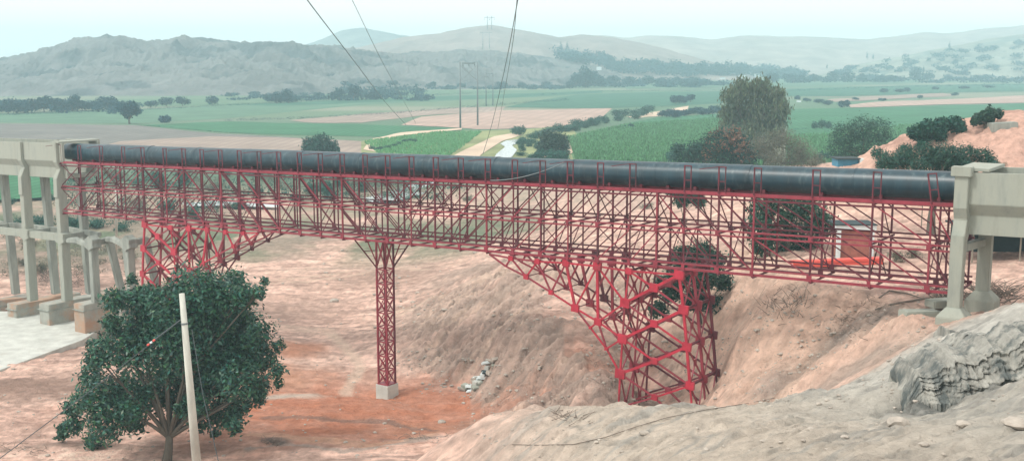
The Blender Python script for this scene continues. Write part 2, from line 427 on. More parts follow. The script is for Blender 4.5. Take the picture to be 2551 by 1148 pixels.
# soil colours: the earth patch by patch, with gully shade painted in
def C(r, g, b): return np.array([r, g, b])
def mixc(A, B, k): return A * (1 - k[..., None]) + B * k[..., None]
COLR = np.broadcast_to(C(.63, .425, .345), GX.shape + (3,)).copy()
n1 = fbm(GX * .05, GY * .05, 4); n2 = fbm(GX * .22, GY * .22, 4); n3 = fbm(GX * .09 + 50, GY * .3, 4, .6)
COLR = mixc(COLR, C(.56, .385, .315), sstep(-.1, .5, n3))
COLR = mixc(COLR, C(.43, .31, .255), sstep(.15, .5, n2) * .45)
stk = fbm(GX * .16 + warp * .1, GY * 1.1, 5, .65)
COLR = COLR * (1 + .46 * (sstep(-.35, .35, stk) - .5) * near_k)[..., None]
speck = fbm(GX * 1.6, GY * 2.2, 4, .7)
COLR = COLR * (1 + .38 * (sstep(-.3, .3, speck) - .5) * near_k)[..., None]
def strip(pts, w, col, k=.8):
    global COLR
    P = [atZ(*p) for p in pts]; d = np.full(GX.shape, 1e9)
    for a, b in zip(P[:-1], P[1:]):
        ux, uy = b.x - a.x, b.y - a.y; t = np.clip(((GX - a.x) * ux + (GY - a.y) * uy) / (ux * ux + uy * uy), 0, 1)
        d = np.minimum(d, np.hypot(GX - a.x - t * ux, GY - a.y - t * uy))
    d = d + fbm(GX * .5, GY * .5, 3) * w * .5
    COLR = mixc(COLR, C(*col), (1 - sstep(w * .6, w * 1.2, d)) * k)
def patch(px, py, z, rx, ry, col, k=1.0, ang=0.0, rough=.8, Y=None, scl=.25):
    global COLR
    p = atY(px, py, Y) if Y else atZ(px, py, z)
    b = blob(GX + fbm(GX * scl, GY * scl, 4) * rx * .45, GY + fbm(GX * scl + 9, GY * scl, 4) * ry * .45, p.x, p.y, rx, ry, ang, .55)
    COLR = mixc(COLR, C(*col), np.clip(b, 0, 1) * k * (1 - rough * .4 * sstep(-.3, .5, fbm(GX * .7, GY * .9, 4, .6))))
patch(930, 1020, 0, 15, 8.6, (.48, .20, .12), 1.0, rough=.5)
patch(640, 930, 0, 6, 3.2, (.44, .22, .135), .8)
patch(740, 870, 0, 2.6, 2.6, (.42, .20, .125), .9)
patch(1100, 1080, 0, 5, 2.2, (.40, .19, .12), .8)
patch(80, 970, 0, 9, 3.5, (.27, .18, .14), .85)
patch(760, 760, .2, 4, 5, (.36, .25, .20), .6)
patch(950, 700, .3, 9, 4.5, (.34, .235, .185), .75)
patch(1200, 690, 2, 6, 4, (.27, .22, .18), .7)
patch(1450, 480, 3, 16, 14, (.52, .40, .33), .7)
patch(150, 640, .5, 12, 12, (.25, .20, .165), .75)
patch(60, 560, .6, 16, 9, (.12, .15, .09), .7)
patch(330, 640, .5, 6, 8, (.30, .23, .19), .6)
patch(720, 985, 0, 3.2, .8, (.56, .52, .45), .8, .2)
for off in (0, 9):
    strip([(960, 778 + off, .3), (1080, 742 + off, 1.3), (1200, 712 + off, 2.8), (1300, 688 + off, 5.2)], .45, (.62, .48, .37))
    strip([(640, 700 + off, .4), (760, 690 + off, .4), (960, 668 + off, .4), (1150, 655 + off, 1.8)], .4, (.60, .45, .35), .6)
    strip([(620, 1085 + off, .5), (760, 1098 + off, .6), (920, 1110 + off, .8), (1080, 1090 + off, .5)], .35, (.58, .36, .25), .7)
    strip([(620, 800 + off, .2), (820, 820 + off, .1), (900, 900 + off, 0), (860, 960 + off, 0)], .5, (.62, .47, .37), .5)
strip([(660, 1040, .2), (800, 1045, .2), (960, 1052, .1), (1080, 1078, .3)], .4, (.23, .15, .12), .75)
strip([(0, 1118, .6), (140, 1108, .6), (320, 1120, .6)], .5, (.30, .22, .18), .7)
strip([(620, 1122, .8), (700, 1108, .8), (860, 1128, .9), (1060, 1105, .6)], .4, (.36, .31, .27), .7)
patch(690, 1103, .7, 1.0, .5, (.13, .11, .10), .9)
patch(1050, 1100, .6, 2.2, .4, (.22, .19, .17), .8)
# grey sandy hill under the camera, grey rock ledges
hillk = np.clip(near_hill * sstep(-6, 4, GX) + 0, 0, 1)
COLR = mixc(COLR, C(.54, .475, .395), hillk * .95)
COLR = mixc(COLR, C(.48, .46, .405), np.clip(sstep(6, 15, GX) * (1 - sstep(44, 53, GY)), 0, 1) * .85)
COLR = mixc(COLR, C(.56, .55, .50), np.clip(blob(GX, GY, 21, 46, 7, 5, 0, .5), 0, 1) * .8)
COLR = mixc(COLR, C(.15, .16, .15), rk * (.35 + .6 * sstep(-.2, .4, fbm(GX * .8, GY * .8, 4))))
COLR = mixc(COLR, C(.34, .33, .30), hillk * sstep(.05, .4, fbm(ac * 1.5, al * .15, 5, .68)) * .75)
COLR = mixc(COLR, C(.24, .24, .22), hillk * sstep(.3, .5, fbm(GX * 1.4, GY * 1.4, 4, .6)) * .45)
# cut slopes: pale sand right of the tall foot, darker broken earth left of it
COLR = mixc(COLR, C(.72, .505, .39), far_slope * sstep(8, 14, GX) * .8)
COLR = mixc(COLR, C(.49, .365, .30), far_slope * (1 - sstep(6, 12, GX)) * (.45 + .5 * sstep(-.3, .3, n2)))
gul_shade = sstep(.05, -.25, gul)  # mask for shade painted along the gully beds
COLR = mixc(COLR, C(.24, .185, .155), far_slope * np.maximum(1 - sstep(.02, .16, fine), .6 * (1 - sstep(.02, .13, fine2))) * .55 * gright)  # carved grooves darkened to stand in for the shade inside them
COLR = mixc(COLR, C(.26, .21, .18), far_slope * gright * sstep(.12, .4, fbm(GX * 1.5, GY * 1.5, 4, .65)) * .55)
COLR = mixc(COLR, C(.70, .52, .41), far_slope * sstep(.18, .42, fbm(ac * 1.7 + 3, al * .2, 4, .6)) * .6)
COLR = mixc(COLR, C(.30, .235, .19), far_slope * gul_shade * .55)
patch(2150, 790, 0, 2.4, 1.8, (.20, .18, .16), .85, Y=61.5, ang=.4)
patch(2130, 930, 0, 3.0, 1.4, (.33, .29, .25), .7, Y=56)
patch(1930, 950, 0, 1.3, 1.2, (.36, .29, .25), .7, Y=61.5)
patch(1480, 930, 0, 4, 3, (.30, .24, .205), .6, Y=72)
# terrace and the red mound
mk = blob(GX, GY, 60, 114, 26, 19, 0, .3)
COLR = mixc(COLR, C(.60, .38, .30), mk)
COLR = mixc(COLR, C(.44, .27, .215), mk * sstep(.1, .4, fbm(GX * .35, GY * .6, 4)))
# scrubby bank beyond the bridge, then the green plain
bank = sstep(120, 150, GY) * (1 - sstep(-10, 15, GX - .12 * (GY - 130))) * near_k
COLR = mixc(COLR, C(.25, .22, .17), bank * sstep(-.35, .15, fbm(GX * .1, GY * .07, 4)) * .9)
COLR = mixc(COLR, C(.11, .17, .10), bank * sstep(-.15, .2, fbm(GX * .12 + 7, GY * .08, 4)) * .8)
pl = sstep(175, 225, GY)
fld = sstep(-.15, .2, fbm(GX * .004 + 3, GY * .012, 3))
PLC = mixc(np.broadcast_to(C(.115, .185, .125), GX.shape + (3,)), C(.33, .31, .24), fld * .55)
PLC = mixc(PLC, C(.10, .19, .11), sstep(.0, .25, fbm(GX * .006 + 30, GY * .02, 3)) * .7)
COLR = COLR * (1 - pl[..., None]) + PLC * pl[..., None]
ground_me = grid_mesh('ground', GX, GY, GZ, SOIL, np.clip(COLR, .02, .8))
ground = tag(link('ground', ground_me), kind='structure')

# ------------------------------------------------------------------ hills
def hill_range(name, pts, Yr, Yf, cols, amp, seed, colr, dark, ncol=420, nrow=70, px0=None, px1=None, rough=1.0):
    pts = sorted(pts); xs = [p[0] for p in pts]; ys = [p[1] for p in pts]
    px = np.linspace(px0 if px0 is not None else xs[0], px1 if px1 is not None else xs[-1], ncol)
    py = np.interp(px, xs, ys)
    k = np.array([1, 4, 6, 4, 1.]) / 16; py = np.convolve(np.pad(py, 2, 'edge'), k, 'valid')
    py = py + fbm(px * .02 + seed, px * 0 + seed, 4) * 2.2
    yf = np.interp(px, [c[0] for c in cols], [c[1] for c in cols]) if cols else np.full(ncol, Yf)
    yr = yf + (Yr - Yf)
    t = np.concatenate([np.linspace(0, 1, nrow), np.linspace(1.06, 1.5, 12)])
    T, PXX = np.meshgrid(t, px, indexing='ij')
    YY = yf[None] + (yr - yf)[None] * T
    A = (PXX - W0 / 2) / F0
    zr = CZ + (HORIZON - py) / F0 * yr * 1.005
    XX = A * YY * 1.0
    prof = np.where(T <= 1, .55 * T + .45 * sstep(0, 1, T), 1 - (T - 1) * 1.1)
    edge = sstep(px[0], px[0] + 60, PXX) * (1 - sstep(px[-1] - 60, px[-1], PXX))
    ZZ = PLAIN - 1.5 + (zr[None] - PLAIN + 1.5) * prof * edge
    sc = 5.2 / (Yr - Yf)
    rel = ridged(XX * sc + seed, YY * sc * .8, 5, .55) - .5
    rel2 = ridged(XX * sc * 3.1 + seed, YY * sc * 2.4, 4, .6) - .5
    env = np.clip(T, 0, 1) * (1.05 - np.clip(T, 0, 1)) * 4
    ZZ = ZZ + (rel * amp + rel2 * amp * .45) * np.clip(env, 0, 1) * edge
    cc = np.broadcast_to(C(*colr), XX.shape + (3,)).copy()
    rel3 = ridged(XX * sc * 7 + seed, YY * sc * 5, 3, .6) - .5
    ZZ = ZZ + rel3 * amp * .22 * np.clip(env, 0, 1) * edge
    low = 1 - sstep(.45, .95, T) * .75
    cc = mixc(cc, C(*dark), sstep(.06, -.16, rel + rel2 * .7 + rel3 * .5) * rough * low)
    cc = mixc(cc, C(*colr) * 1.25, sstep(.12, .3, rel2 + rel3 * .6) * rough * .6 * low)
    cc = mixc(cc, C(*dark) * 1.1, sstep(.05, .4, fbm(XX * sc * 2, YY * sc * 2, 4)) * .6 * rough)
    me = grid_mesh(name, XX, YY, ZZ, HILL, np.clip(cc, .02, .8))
    return tag(link(name, me), kind='structure'), XX, YY, ZZ
HILLS = []
HILLS.append(hill_range('rocky_hill', [(-500, 172), (-300, 160), (0, 149), (60, 142), (100, 132), (155, 118), (200, 104), (260, 97), (318, 93), (380, 108), (400, 111), (450, 101), (515, 98), (580, 106), (640, 115), (730, 113), (800, 120),
    (900, 130), (1000, 140), (1080, 134), (1160, 128), (1300, 138), (1400, 150), (1470, 172), (1540, 195), (1600, 212)], 1000, 700,
    [(-500, 720), (300, 730), (760, 740), (1000, 850), (1300, 950), (1600, 1050)], 19, 3.3, (.15, .155, .15), (.02, .038, .045), 900, 150))
HILLS.append(hill_range('smooth_hill', [(560, 150), (700, 128), (900, 120), (1010, 95), (1100, 86), (1160, 73), (1220, 66), (1300, 79), (1390, 95), (1450, 90), (1520, 95), (1640, 120), (1800, 165), (1900, 190)], 1620, 1220, [(560, 1200), (1900, 1240)], 9, 9.1, (.27, .23, .20), (.13, .13, .12), 320, 60, rough=.5))
HILLS.append(hill_range('distant_dome_hill', [(520, 160), (700, 128), (760, 116), (800, 104), (860, 78), (905, 72), (950, 80), (1020, 93), (1120, 110), (1300, 140)], 2250, 1900, None, 9, 5.5, (.20, .22, .20), (.13, .15, .14), 160, 40))
HILLS.append(hill_range('pale_far_hill', [(1150, 150), (1300, 105), (1420, 95), (1500, 92), (1560, 97), (1620, 91), (1700, 93), (1770, 101), (1850, 92), (2000, 94), (2150, 100), (2220, 92), (2290, 82), (2335, 87), (2420, 76), (2551, 65), (2800, 58), (3000, 70)], 2200, 1700, None, 8, 2.2, (.33, .29, .25), (.24, .23, .21), 320, 50, rough=.6))
HILLS.append(hill_range('wooded_slope_hill', [(1930, 199), (2060, 182), (2150, 158), (2300, 128), (2450, 98), (2551, 84), (2800, 70), (3000, 80)], 1650, 1300, None, 8, 12.2, (.25, .26, .21), (.08, .12, .11), 260, 60))

# ------------------------------------------------------------------ looking up where a picture point lands on the terrain
_vs, _fs, _o = [], [], 0
for X_, Y_, Z_ in [(GX[::2, ::2], GY[::2, ::2], GZ[::2, ::2])] + [h[1:] for h in HILLS]:
    r_, c_ = X_.shape; idx = np.arange(r_ * c_).reshape(r_, c_) + _o
    _vs.append(np.stack([X_, Y_, Z_], -1).reshape(-1, 3)); _o += r_ * c_
    _fs.append(np.stack([idx[:-1, :-1], idx[:-1, 1:], idx[1:, 1:], idx[1:, :-1]], -1).reshape(-1, 4))
BVH = BVHTree.FromPolygons(np.concatenate(_vs).tolist(), np.concatenate(_fs).tolist())
def hit(px, py):
    d = ray(px, py).normalized()
    loc = BVH.ray_cast(Vector((0, 0, CZ)), d)[0]
    return loc if loc is not None else atZ(px, max(py, 200), PLAIN)
def drop(x, y, zmax=400):
    loc = BVH.ray_cast(Vector((x, y, zmax)), Vector((0, 0, -1)))[0]
    return loc.z if loc is not None else PLAIN

# ------------------------------------------------------------------ layered cut bank at the right edge
ROCKM = pmat('eroded grey bank', (0.34, 0.335, 0.30), .95, .4, 1.6, .12, 5, stain=(.12, .135, .13), stain_scale=1.5, stain_lo=.47, stain_hi=.62, stretch=(1, 1, .5), spec=.1)
def ledge(pts, depth, seed, slope=.12):
    xs = [p[0] for p in pts]; n = 150; t = np.linspace(xs[0], xs[-1], n)
    top = np.interp(t, xs, [p[1] for p in pts]); bot = np.interp(t, xs, [p[2] for p in pts]); YY = np.interp(t, xs, [p[3] for p in pts])
    T0 = np.array([tuple(atY(a, b, c)) for a, b, c in zip(t, top, YY)]); B0 = np.array([tuple(atY(a, b, c)) for a, b, c in zip(t, bot, YY)])
    T0[:, 2] += fbm(t * .03 + seed, t * 0, 4, .6) * .28
    rows = []
    for k in range(26):
        v = k / 25; P = B0 + (T0 - B0) * v; P = P.copy()
        if k == 0: P[:, 2] -= .6
        d = (ridged(t * .045 + seed, np.full(n, v * 1.2 + seed), 4, .6) - .5) * .45 + (ridged(t * .16, np.full(n, v * 2.5 + seed), 3) - .5) * .3
        band = fbm(np.full(n, v * 7.0 + seed), t * .006, 3) * .5
        P[:, 1] -= d + band - .5 * v * v + .0; P[:, 1] += .45 * v
        rows.append(P)
    for k in range(1, 22):
        P = T0.copy(); w = k / 21 * depth
        P[:, 1] += .95 + w; P[:, 2] += slope * w - .06 * w * w * .5 + fbm(t * .02 + seed, np.full(n, w * .8), 4, .6) * .16 - (k > 17) * (k - 17) * .3
        rows.append(P)
    A_ = np.array(rows); e = np.minimum(np.arange(n), 14) / 14.0; A_[..., 2] -= ((1 - e) ** 1.5 * (1.9 + .5 * fbm(t * .05, t * 0 + seed, 3)))[None]; A_[..., 0] += (fbm(A_[..., 1] * 1.1, A_[..., 2] * 1.1, 3) * .5 * (1 - e)[None])
    tag(link('cut_bank', grid_mesh('cut_bank', A_[..., 0], A_[..., 1], A_[..., 2], ROCKM, smooth=False)), kind='structure')
ledge([(2268, 985, 1000, 41), (2285, 952, 1000, 40.2), (2340, 945, 1006, 39.6), (2400, 925, 1010, 39.2), (2470, 905, 1000, 39), (2551, 880, 985, 38.8), (2680, 850, 970, 38.5)], 2.6, 3.7)
ledge([(2262, 930, 940, 43.6), (2300, 912, 938, 43), (2370, 880, 925, 42.4), (2450, 858, 905, 42), (2551, 850, 890, 41.5), (2680, 840, 880, 41)], 1.7, 8.1, -.12)
ledge([(2362, 838, 862, 50), (2374, 822, 870, 48.2), (2395, 832, 872, 46.8), (2440, 850, 874, 45), (2551, 858, 884, 44), (2680, 856, 884, 43)], 1.6, 5.2, -.1)

# ------------------------------------------------------------------ fields, tracks and the stream, laid on the plain
def field_mat(name, col, rowcol, rows=0.35, ang=0.3, var=.25):
    m = pmat(name, col, .95, var, .06, 0, spec=.1)
    nt = m.node_tree; N, L = nt.nodes, nt.links; B = N['Principled BSDF']
    src = B.inputs['Base Color'].links[0].from_socket
    geo = N.new('ShaderNodeNewGeometry'); mp = N.new('ShaderNodeMapping'); mp.inputs['Rotation'].default_value = (0, 0, ang)
    L.new(geo.outputs['Position'], mp.inputs['Vector'])
    wv = N.new('ShaderNodeTexWave'); wv.inputs['Scale'].default_value = rows; wv.inputs['Distortion'].default_value = 2.5; wv.inputs['Detail'].default_value = 3; wv.inputs['Detail Scale'].default_value = .4
    L.new(mp.outputs['Vector'], wv.inputs['Vector'])
    mr = N.new('ShaderNodeMapRange'); mr.inputs['From Min'].default_value = .35; mr.inputs['From Max'].default_value = .9; mr.inputs['To Max'].default_value = .6
    L.new(wv.outputs['Fac'], mr.inputs['Value'])
    mx = N.new('ShaderNodeMix'); mx.data_type = 'RGBA'; mx.inputs['B'].default_value = (*rowcol, 1)
    L.new(mr.outputs['Result'], mx.inputs['Factor']); L.new(src, mx.inputs['A']); L.new(mx.outputs['Result'], B.inputs['Base Color'])
    return m
FM = {
    'green': field_mat('lush crop', (.052, .165, .085), (.036, .115, .06), .12, .1),
    'pale': field_mat('pale green crop', (.105, .19, .125), (.075, .15, .10), .05, 1.3),
    'teal': field_mat('dense green crop', (.052, .145, .095), (.036, .105, .07), .05, .4),
    'maize': field_mat('maize field soil', (.11, .21, .095), (.06, .14, .06), .25, .15),
    'plough': field_mat('ploughed grey earth', (.18, .175, .16), (.14, .135, .125), .10, .05),
    'tan': field_mat('ploughed tan earth', (.31, .25, .21), (.25, .20, .175), .10, .05),
    'pink': field_mat('bare pink earth', (.41, .30, .25), (.34, .255, .215), .06, .2),
    'olive': field_mat('rough grass', (.26, .28, .14), (.15, .20, .09), .15, 1.0, .4),
    'track': field_mat('dirt track', (.58, .46, .35), (.50, .39, .30), .4, .6),
    'dark': field_mat('dark hedge bank', (.055, .10, .065), (.04, .075, .05), .2, .3),
}
_fl = [0]
def sheet(name, pix, m, z=PLAIN, lift=None):
    """a thin sheet whose outline is looked up on the level plain"""
    _fl[0] += 1
    zz = z + (lift if lift is not None else .04 + .012 * _fl[0])
    bm = bmesh.new()
    vs = []
    n = len(pix)
    for i in range(n):
        (x0, y0), (x1, y1) = pix[i], pix[(i + 1) % n]
        for k in range(4):
            t = k / 4; j = 0.0 if k == 0 else 1.0
            P = atZ(x0 + (x1 - x0) * t, y0 + (y1 - y0) * t + random.uniform(-.7, .7) * j, zz)
            vs.append(bm.verts.new(P))
    f = bm.faces.new(vs)
    if f.normal.z < 0: f.normal_flip()
    bmesh.ops.triangulate(bm, faces=[f])
    me = bpy.data.meshes.new(name); bm.to_mesh(me); bm.free(); me.materials.append(m)
    return tag(link(name, me), kind='structure')
sheet('crop_field', [(-300, 292), (-300, 280), (0, 283), (330, 272), (560, 264), (900, 250), (1300, 236), (1300, 243), (900, 262), (560, 296), (330, 308), (0, 306)], FM['pale'])
sheet('crop_field', [(560, 262), (900, 248), (1300, 233), (1500, 226), (1500, 232), (1250, 245), (900, 256), (700, 264)], FM['teal'])
sheet('ploughed_field', [(-300, 308), (0, 308), (335, 312), (520, 331), (700, 341), (905, 352), (900, 372), (760, 388), (300, 385), (-300, 400)], FM['plough'])
sheet('ploughed_field', [(300, 352), (520, 340), (720, 344), (905, 352), (930, 372), (880, 402), (500, 404), (150, 392)], FM['tan'])
sheet('crop_field', [(345, 312), (560, 303), (740, 307), (900, 310), (1135, 319), (1090, 328), (960, 341), (780, 338), (640, 334), (510, 326)], FM['green'])
sheet('ploughed_field', [(720, 300), (900, 284), (1150, 268), (1260, 266), (1250, 276), (1050, 288), (900, 306), (780, 306)], FM['tan'])
sheet('ploughed_field', [(1000, 311), (1050, 291), (1250, 275), (1525, 270), (1500, 292), (1380, 318), (1200, 322), (1130, 318)], FM['pink'])
sheet('crop_field', [(1255, 268), (1330, 252), (1440, 236), (1620, 230), (1800, 228), (1800, 258), (1640, 265), (1500, 270)], FM['teal'])
sheet('bare_strip', [(1560, 290), (1640, 278), (1716, 264), (1712, 274), (1650, 288), (1580, 294)], FM['track'])
sheet('rough_grass', [(900, 352), (960, 341), (1090, 328), (1200, 326), (1310, 322), (1420, 312), (1440, 340), (1430, 404), (900, 404)], FM['olive'])
sheet('crop_field', [(1410, 346), (1560, 316), (1780, 300), (1850, 300), (1900, 420), (1700, 420), (1435, 416)], FM['maize'])
sheet('crop_field', [(1570, 306), (1640, 292), (1800, 284), (1830, 300), (1790, 328), (1640, 330), (1540, 334), (1500, 322)], FM['green'])
sheet('crop_field', [(1960, 290), (1970, 272), (2200, 268), (2551, 258), (2850, 255), (2850, 300), (2551, 294), (2420, 314), (2220, 322), (2100, 340), (1960, 345)], FM['green'])
sheet('crop_field', [(1960, 345), (2100, 338), (2250, 318), (2420, 312), (2420, 420), (1960, 420)], FM['maize'])
sheet('bare_strip', [(2110, 262), (2180, 254), (2400, 246), (2551, 238), (2850, 230), (2850, 246), (2551, 256), (2300, 262), (2120, 268)], FM['pink'])
sheet('bare_strip', [(2060, 248), (2180, 240), (2350, 232), (2380, 238), (2200, 248), (2080, 254)], FM['tan'])
sheet('crop_field', [(1960, 240), (1960, 222), (2300, 212), (2850, 205), (2850, 222), (2400, 230), (2100, 240)], FM['teal'])
sheet('crop_field', [(1560, 205), (1800, 198), (2300, 195), (2300, 206), (1900, 216), (1560, 222)], FM['pale'])
sheet('crop_field', [(-300, 440), (-300, 500), (0, 498), (140, 490), (140, 436), (0, 436)], FM['green'], 0.9, .5)
sheet('dirt_track', [(1100, 404), (1160, 372), (1230, 340), (1290, 330), (1300, 336), (1250, 352), (1200, 384), (1180, 404)], FM['track'])
sheet('dirt_track', [(905, 372), (925, 346), (1000, 330), (1150, 319), (1150, 323), (1010, 336), (945, 350), (935, 378)], FM['track'])
sheet('dirt_track', [(1320, 395), (1350, 372), (1390, 352), (1408, 348), (1440, 372), (1420, 384), (1400, 372), (1360, 392)], FM['track'])
sheet('stream', [(1226, 402), (1236, 384), (1258, 366), (1246, 358), (1262, 350), (1292, 347), (1290, 356), (1276, 362), (1288, 374), (1276, 390), (1262, 402)], WATER)
sheet('stream', [(900, 494), (960, 482), (1010, 462), (1080, 450), (1120, 452), (1108, 466), (1050, 484), (990, 500), (930, 503)], WATER, .9, .35)
sheet('stream', [(450, 506), (530, 500), (700, 510), (690, 516), (540, 512), (470, 514)], WATER, .9, .35)

# ------------------------------------------------------------------ the air
hz = MB().box((0, 1440, 50), (4400, 3060, 108)).build('haze', RED)
hz.data.materials.clear()
hm = bpy.data.materials.new('hazy air'); hm.use_nodes = True
hn = hm.node_tree.nodes; hn.remove(hn['Principled BSDF'])
pv = hn.new('ShaderNodeVolumePrincipled')
pv.inputs['Color'].default_value = (.60, .88, .98, 1)
pv.inputs['Density'].default_value = 0.00052
pv.inputs['Anisotropy'].default_value = 0.0
hm.node_tree.links.new(pv.outputs['Volume'], hn['Material Output'].inputs['Volume'])
hz.data.materials.append(hm)
tag(hz, kind='stuff')

# ================================================================== THE PIPE BRIDGE
YL, YR = 102.0, 57.6
TL, TR = atY(150, 404, YL), atY(2380, 511, YR)       # ends of the near top chord
LEN = (TR - TL).length
U = (TR - TL).normalized()                            # along the bridge, left to right
UH = Vector((U.x, U.y, 0)).normalized()
NN = Vector((-UH.y, UH.x, 0))                         # across the bridge, away from the camera
UP = Vector((0, 0, 1))
GAP = 1.85                                            # the three truss planes stand this far apart
HB = 4.62                                             # depth of the truss
def B(s, n, h): return TL + U * s + NN * n + UP * h
def s_at(px, n=0.0, h=0.0):
    lo, hi = -30.0, LEN + 30
    for _ in range(50):
        m = (lo + hi) / 2
        if proj(B(m, n, h))[0] < px: lo = m
        else: hi = m
    return lo
def on_plane(px, py, n=0.0):
    """(s, h) of a picture point on the near truss plane"""
    d = ray(px, py); o = Vector((0, 0, CZ)); p0 = TL + NN * n
    t = (p0 - o).dot(NN) / d.dot(NN); P = o + d * t - p0
    s = P.dot(UH) / U.dot(UH)
    return s, P.z - U.z * s
bridge = empty('truss_bridge', B(0, 0, -HB), 'long red lattice truss bridge of three planes carrying the black pipe over the riverbed', 'bridge')
STN = [150, 199, 253, 308, 356, 411, 458, 503, 549, 596, 645, 694, 745, 797, 851, 908, 964, 1023, 1083, 1145, 1212, 1279, 1348, 1416, 1491, 1571, 1638, 1707, 1792, 1880, 2025, 2175, 2322, 2382]
SS = [s_at(x) for x in STN]
MAST_S = s_at(958, GAP, -HB)
for j in range(3):
    n = j * GAP
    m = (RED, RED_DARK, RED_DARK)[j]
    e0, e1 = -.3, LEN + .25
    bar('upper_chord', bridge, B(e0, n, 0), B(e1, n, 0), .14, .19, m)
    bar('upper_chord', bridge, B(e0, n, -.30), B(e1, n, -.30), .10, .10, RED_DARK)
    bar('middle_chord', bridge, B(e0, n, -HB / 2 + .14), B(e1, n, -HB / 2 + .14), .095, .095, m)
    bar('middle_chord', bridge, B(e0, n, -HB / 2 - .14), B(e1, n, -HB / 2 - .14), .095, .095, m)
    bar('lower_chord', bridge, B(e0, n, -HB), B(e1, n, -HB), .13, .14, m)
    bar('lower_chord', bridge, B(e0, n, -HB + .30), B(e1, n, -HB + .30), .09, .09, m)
    for k, s in enumerate(SS):
        md = RED_DARK if (j or k % 3 != 2) else RED
        heavy = .115 if (k % 2 == 0 or k > 27) else .085
        bar('post', bridge, B(s, n, -HB - .16), B(s, n, -HB / 2 - .08), heavy * .8, heavy, md, UH)
        bar('post', bridge, B(s, n, -HB / 2 + .08), B(s, n, -.05), heavy * .8, heavy, md, UH)
        if j == 0 or k % 2 == 0:
            g = .20 if k % 2 else .30
            bar('gusset_plate', bridge, B(s - g / 2, n - .10, -HB / 2), B(s + g / 2, n - .10, -HB / 2), .03, .30, m, NN)
            bar('gusset_plate', bridge, B(s - g / 2, n - .11, -HB + .1), B(s + g / 2, n - .11, -HB + .1), .03, .34, m, NN)
    for k in range(len(SS) - 1):
        s0, s1 = SS[k], SS[k + 1]; mid = (s0 + s1) / 2
        x = STN[k]
        up_right = x < 440 or (940 < x < 1600)
        for lo, hi in ((-HB + .2, -HB / 2 - .2), (-HB / 2 + .2, -.2)):
            a, b = (lo, hi) if up_right else (hi, lo)
            bar('diagonal_brace', bridge, B(s0 + .05, n + .02, a), B(s1 - .05, n + .02, b),   .045, .07, RED_DARK if j else random.choice((RED, RED_DARK, RED_DARK)), NN)
        if j == 0 and k % 2 == 0:
            bar('thin_brace', bridge, B(s0, n + .09, -.2), B(s1, n + .09, -HB / 2 + .2), .035, .05, RED_DARK, NN)
            bar('thin_brace', bridge, B(s0, n + .09, -HB / 2 - .2), B(s1, n + .09, -HB + .2), .035, .05, RED_DARK, NN)
for k, s in enumerate(SS):
    for h in (-HB - .12, -HB / 2 + .001, -.13):
        bar('transom', bridge, B(s + .11, -.18, h), B(s + .11, 2 * GAP + .18, h), .08, .10, RED_DARK)
    a, b = (0, GAP) if k % 2 else (GAP, 2 * GAP)
    bar('sway_brace', bridge, B(s - .09, a, -HB), B(s - .09, b, -HB / 2), .05, .05, RED_DARK)
    bar('sway_brace', bridge, B(s - .09, 2 * GAP - a, -HB / 2), B(s - .09, 2 * GAP - b, -.1), .05, .05, RED_DARK)
    if k > 28:
        bar('sway_brace', bridge, B(s - .09, 0, -HB), B(s - .09, GAP, -HB / 2), .05, .05, RED_DARK)
        bar('sway_brace', bridge, B(s - .19, 2 * GAP, -HB), B(s - .19, GAP, -HB / 2), .05, .05, RED_DARK)
# pipe stays: narrow ladder frames beside the pipe, with a thin arm
def stay_mesh(kind):
    q = MB(); w, H = .42, 1.56
    q.box((0, 0, H / 2), (.075, .06, H)).box((w, 0, H / 2 + .02), (.055, .05, H - .1)).box((w / 2, 0, H), (w + .075, .06, .06))
    if kind > 0: q.box((w / 2, 0, H * .46), (w - .07, .04, .05))
    if kind > 1: q.beam((0, -.02, H + .01), (-.95, -.62, H - .14), .04, .04)
    me = q.build('pipe_stay', RED_DARK)
    d = me.data; bpy.data.objects.remove(me); return d
STAYM = [stay_mesh(k) for k in range(3)]
R3 = Matrix((UH, NN, UP)).transposed().to_4x4()
for k, s in enumerate(SS[:-1]):
    if k == 26: continue
    kind = (2 if k % 3 else 1) if k < 29 else 1
    if k < 8: kind = 0 if k % 2 else 2
    M = Matrix.Translation(B(s, -.13, .02)) @ R3
    if k == 32: M = M @ Matrix.Rotation(-.16, 4, 'Y')
    link('pipe_stay', STAYM[kind], bridge, M)
# saddles under the pipe
PR = .76
for k, s in enumerate(SS):
    bar('pipe_saddle', bridge, B(s, GAP - .55, .10), B(s, GAP + .55, .10), .18, .22, RED_DARK)

# the pipe itself: shells welded end to end, each a little different in roundness
pipe = empty('pipe', B(0, GAP, .25 + PR), 'wide black steel water pipe lying on top of the red truss bridge', 'pipe')
PL0, PL1 = -1.35, LEN + .35
npipe = 13
for k in range(npipe):
    s0 = PL0 + (PL1 - PL0) * k / npipe; s1 = PL0 + (PL1 - PL0) * (k + 1) / npipe
    q = MB(); q.tube([B(s0 + (s1 - s0) * t, GAP, .06 + PR + .012 * math.sin(k * 2.1)) for t in (0, .5, 1)], PR, 40, cap=False)
    sec = q.build('pipe_section', PIPE, pipe, smooth=True)
    q = MB(); q.tube([B(s1 - .035, GAP, .06 + PR), B(s1 + .035, GAP, .06 + PR)], PR + .018, 40)
    if k < npipe - 1: q.build('weld_seam', PIPE, sec, smooth=False)
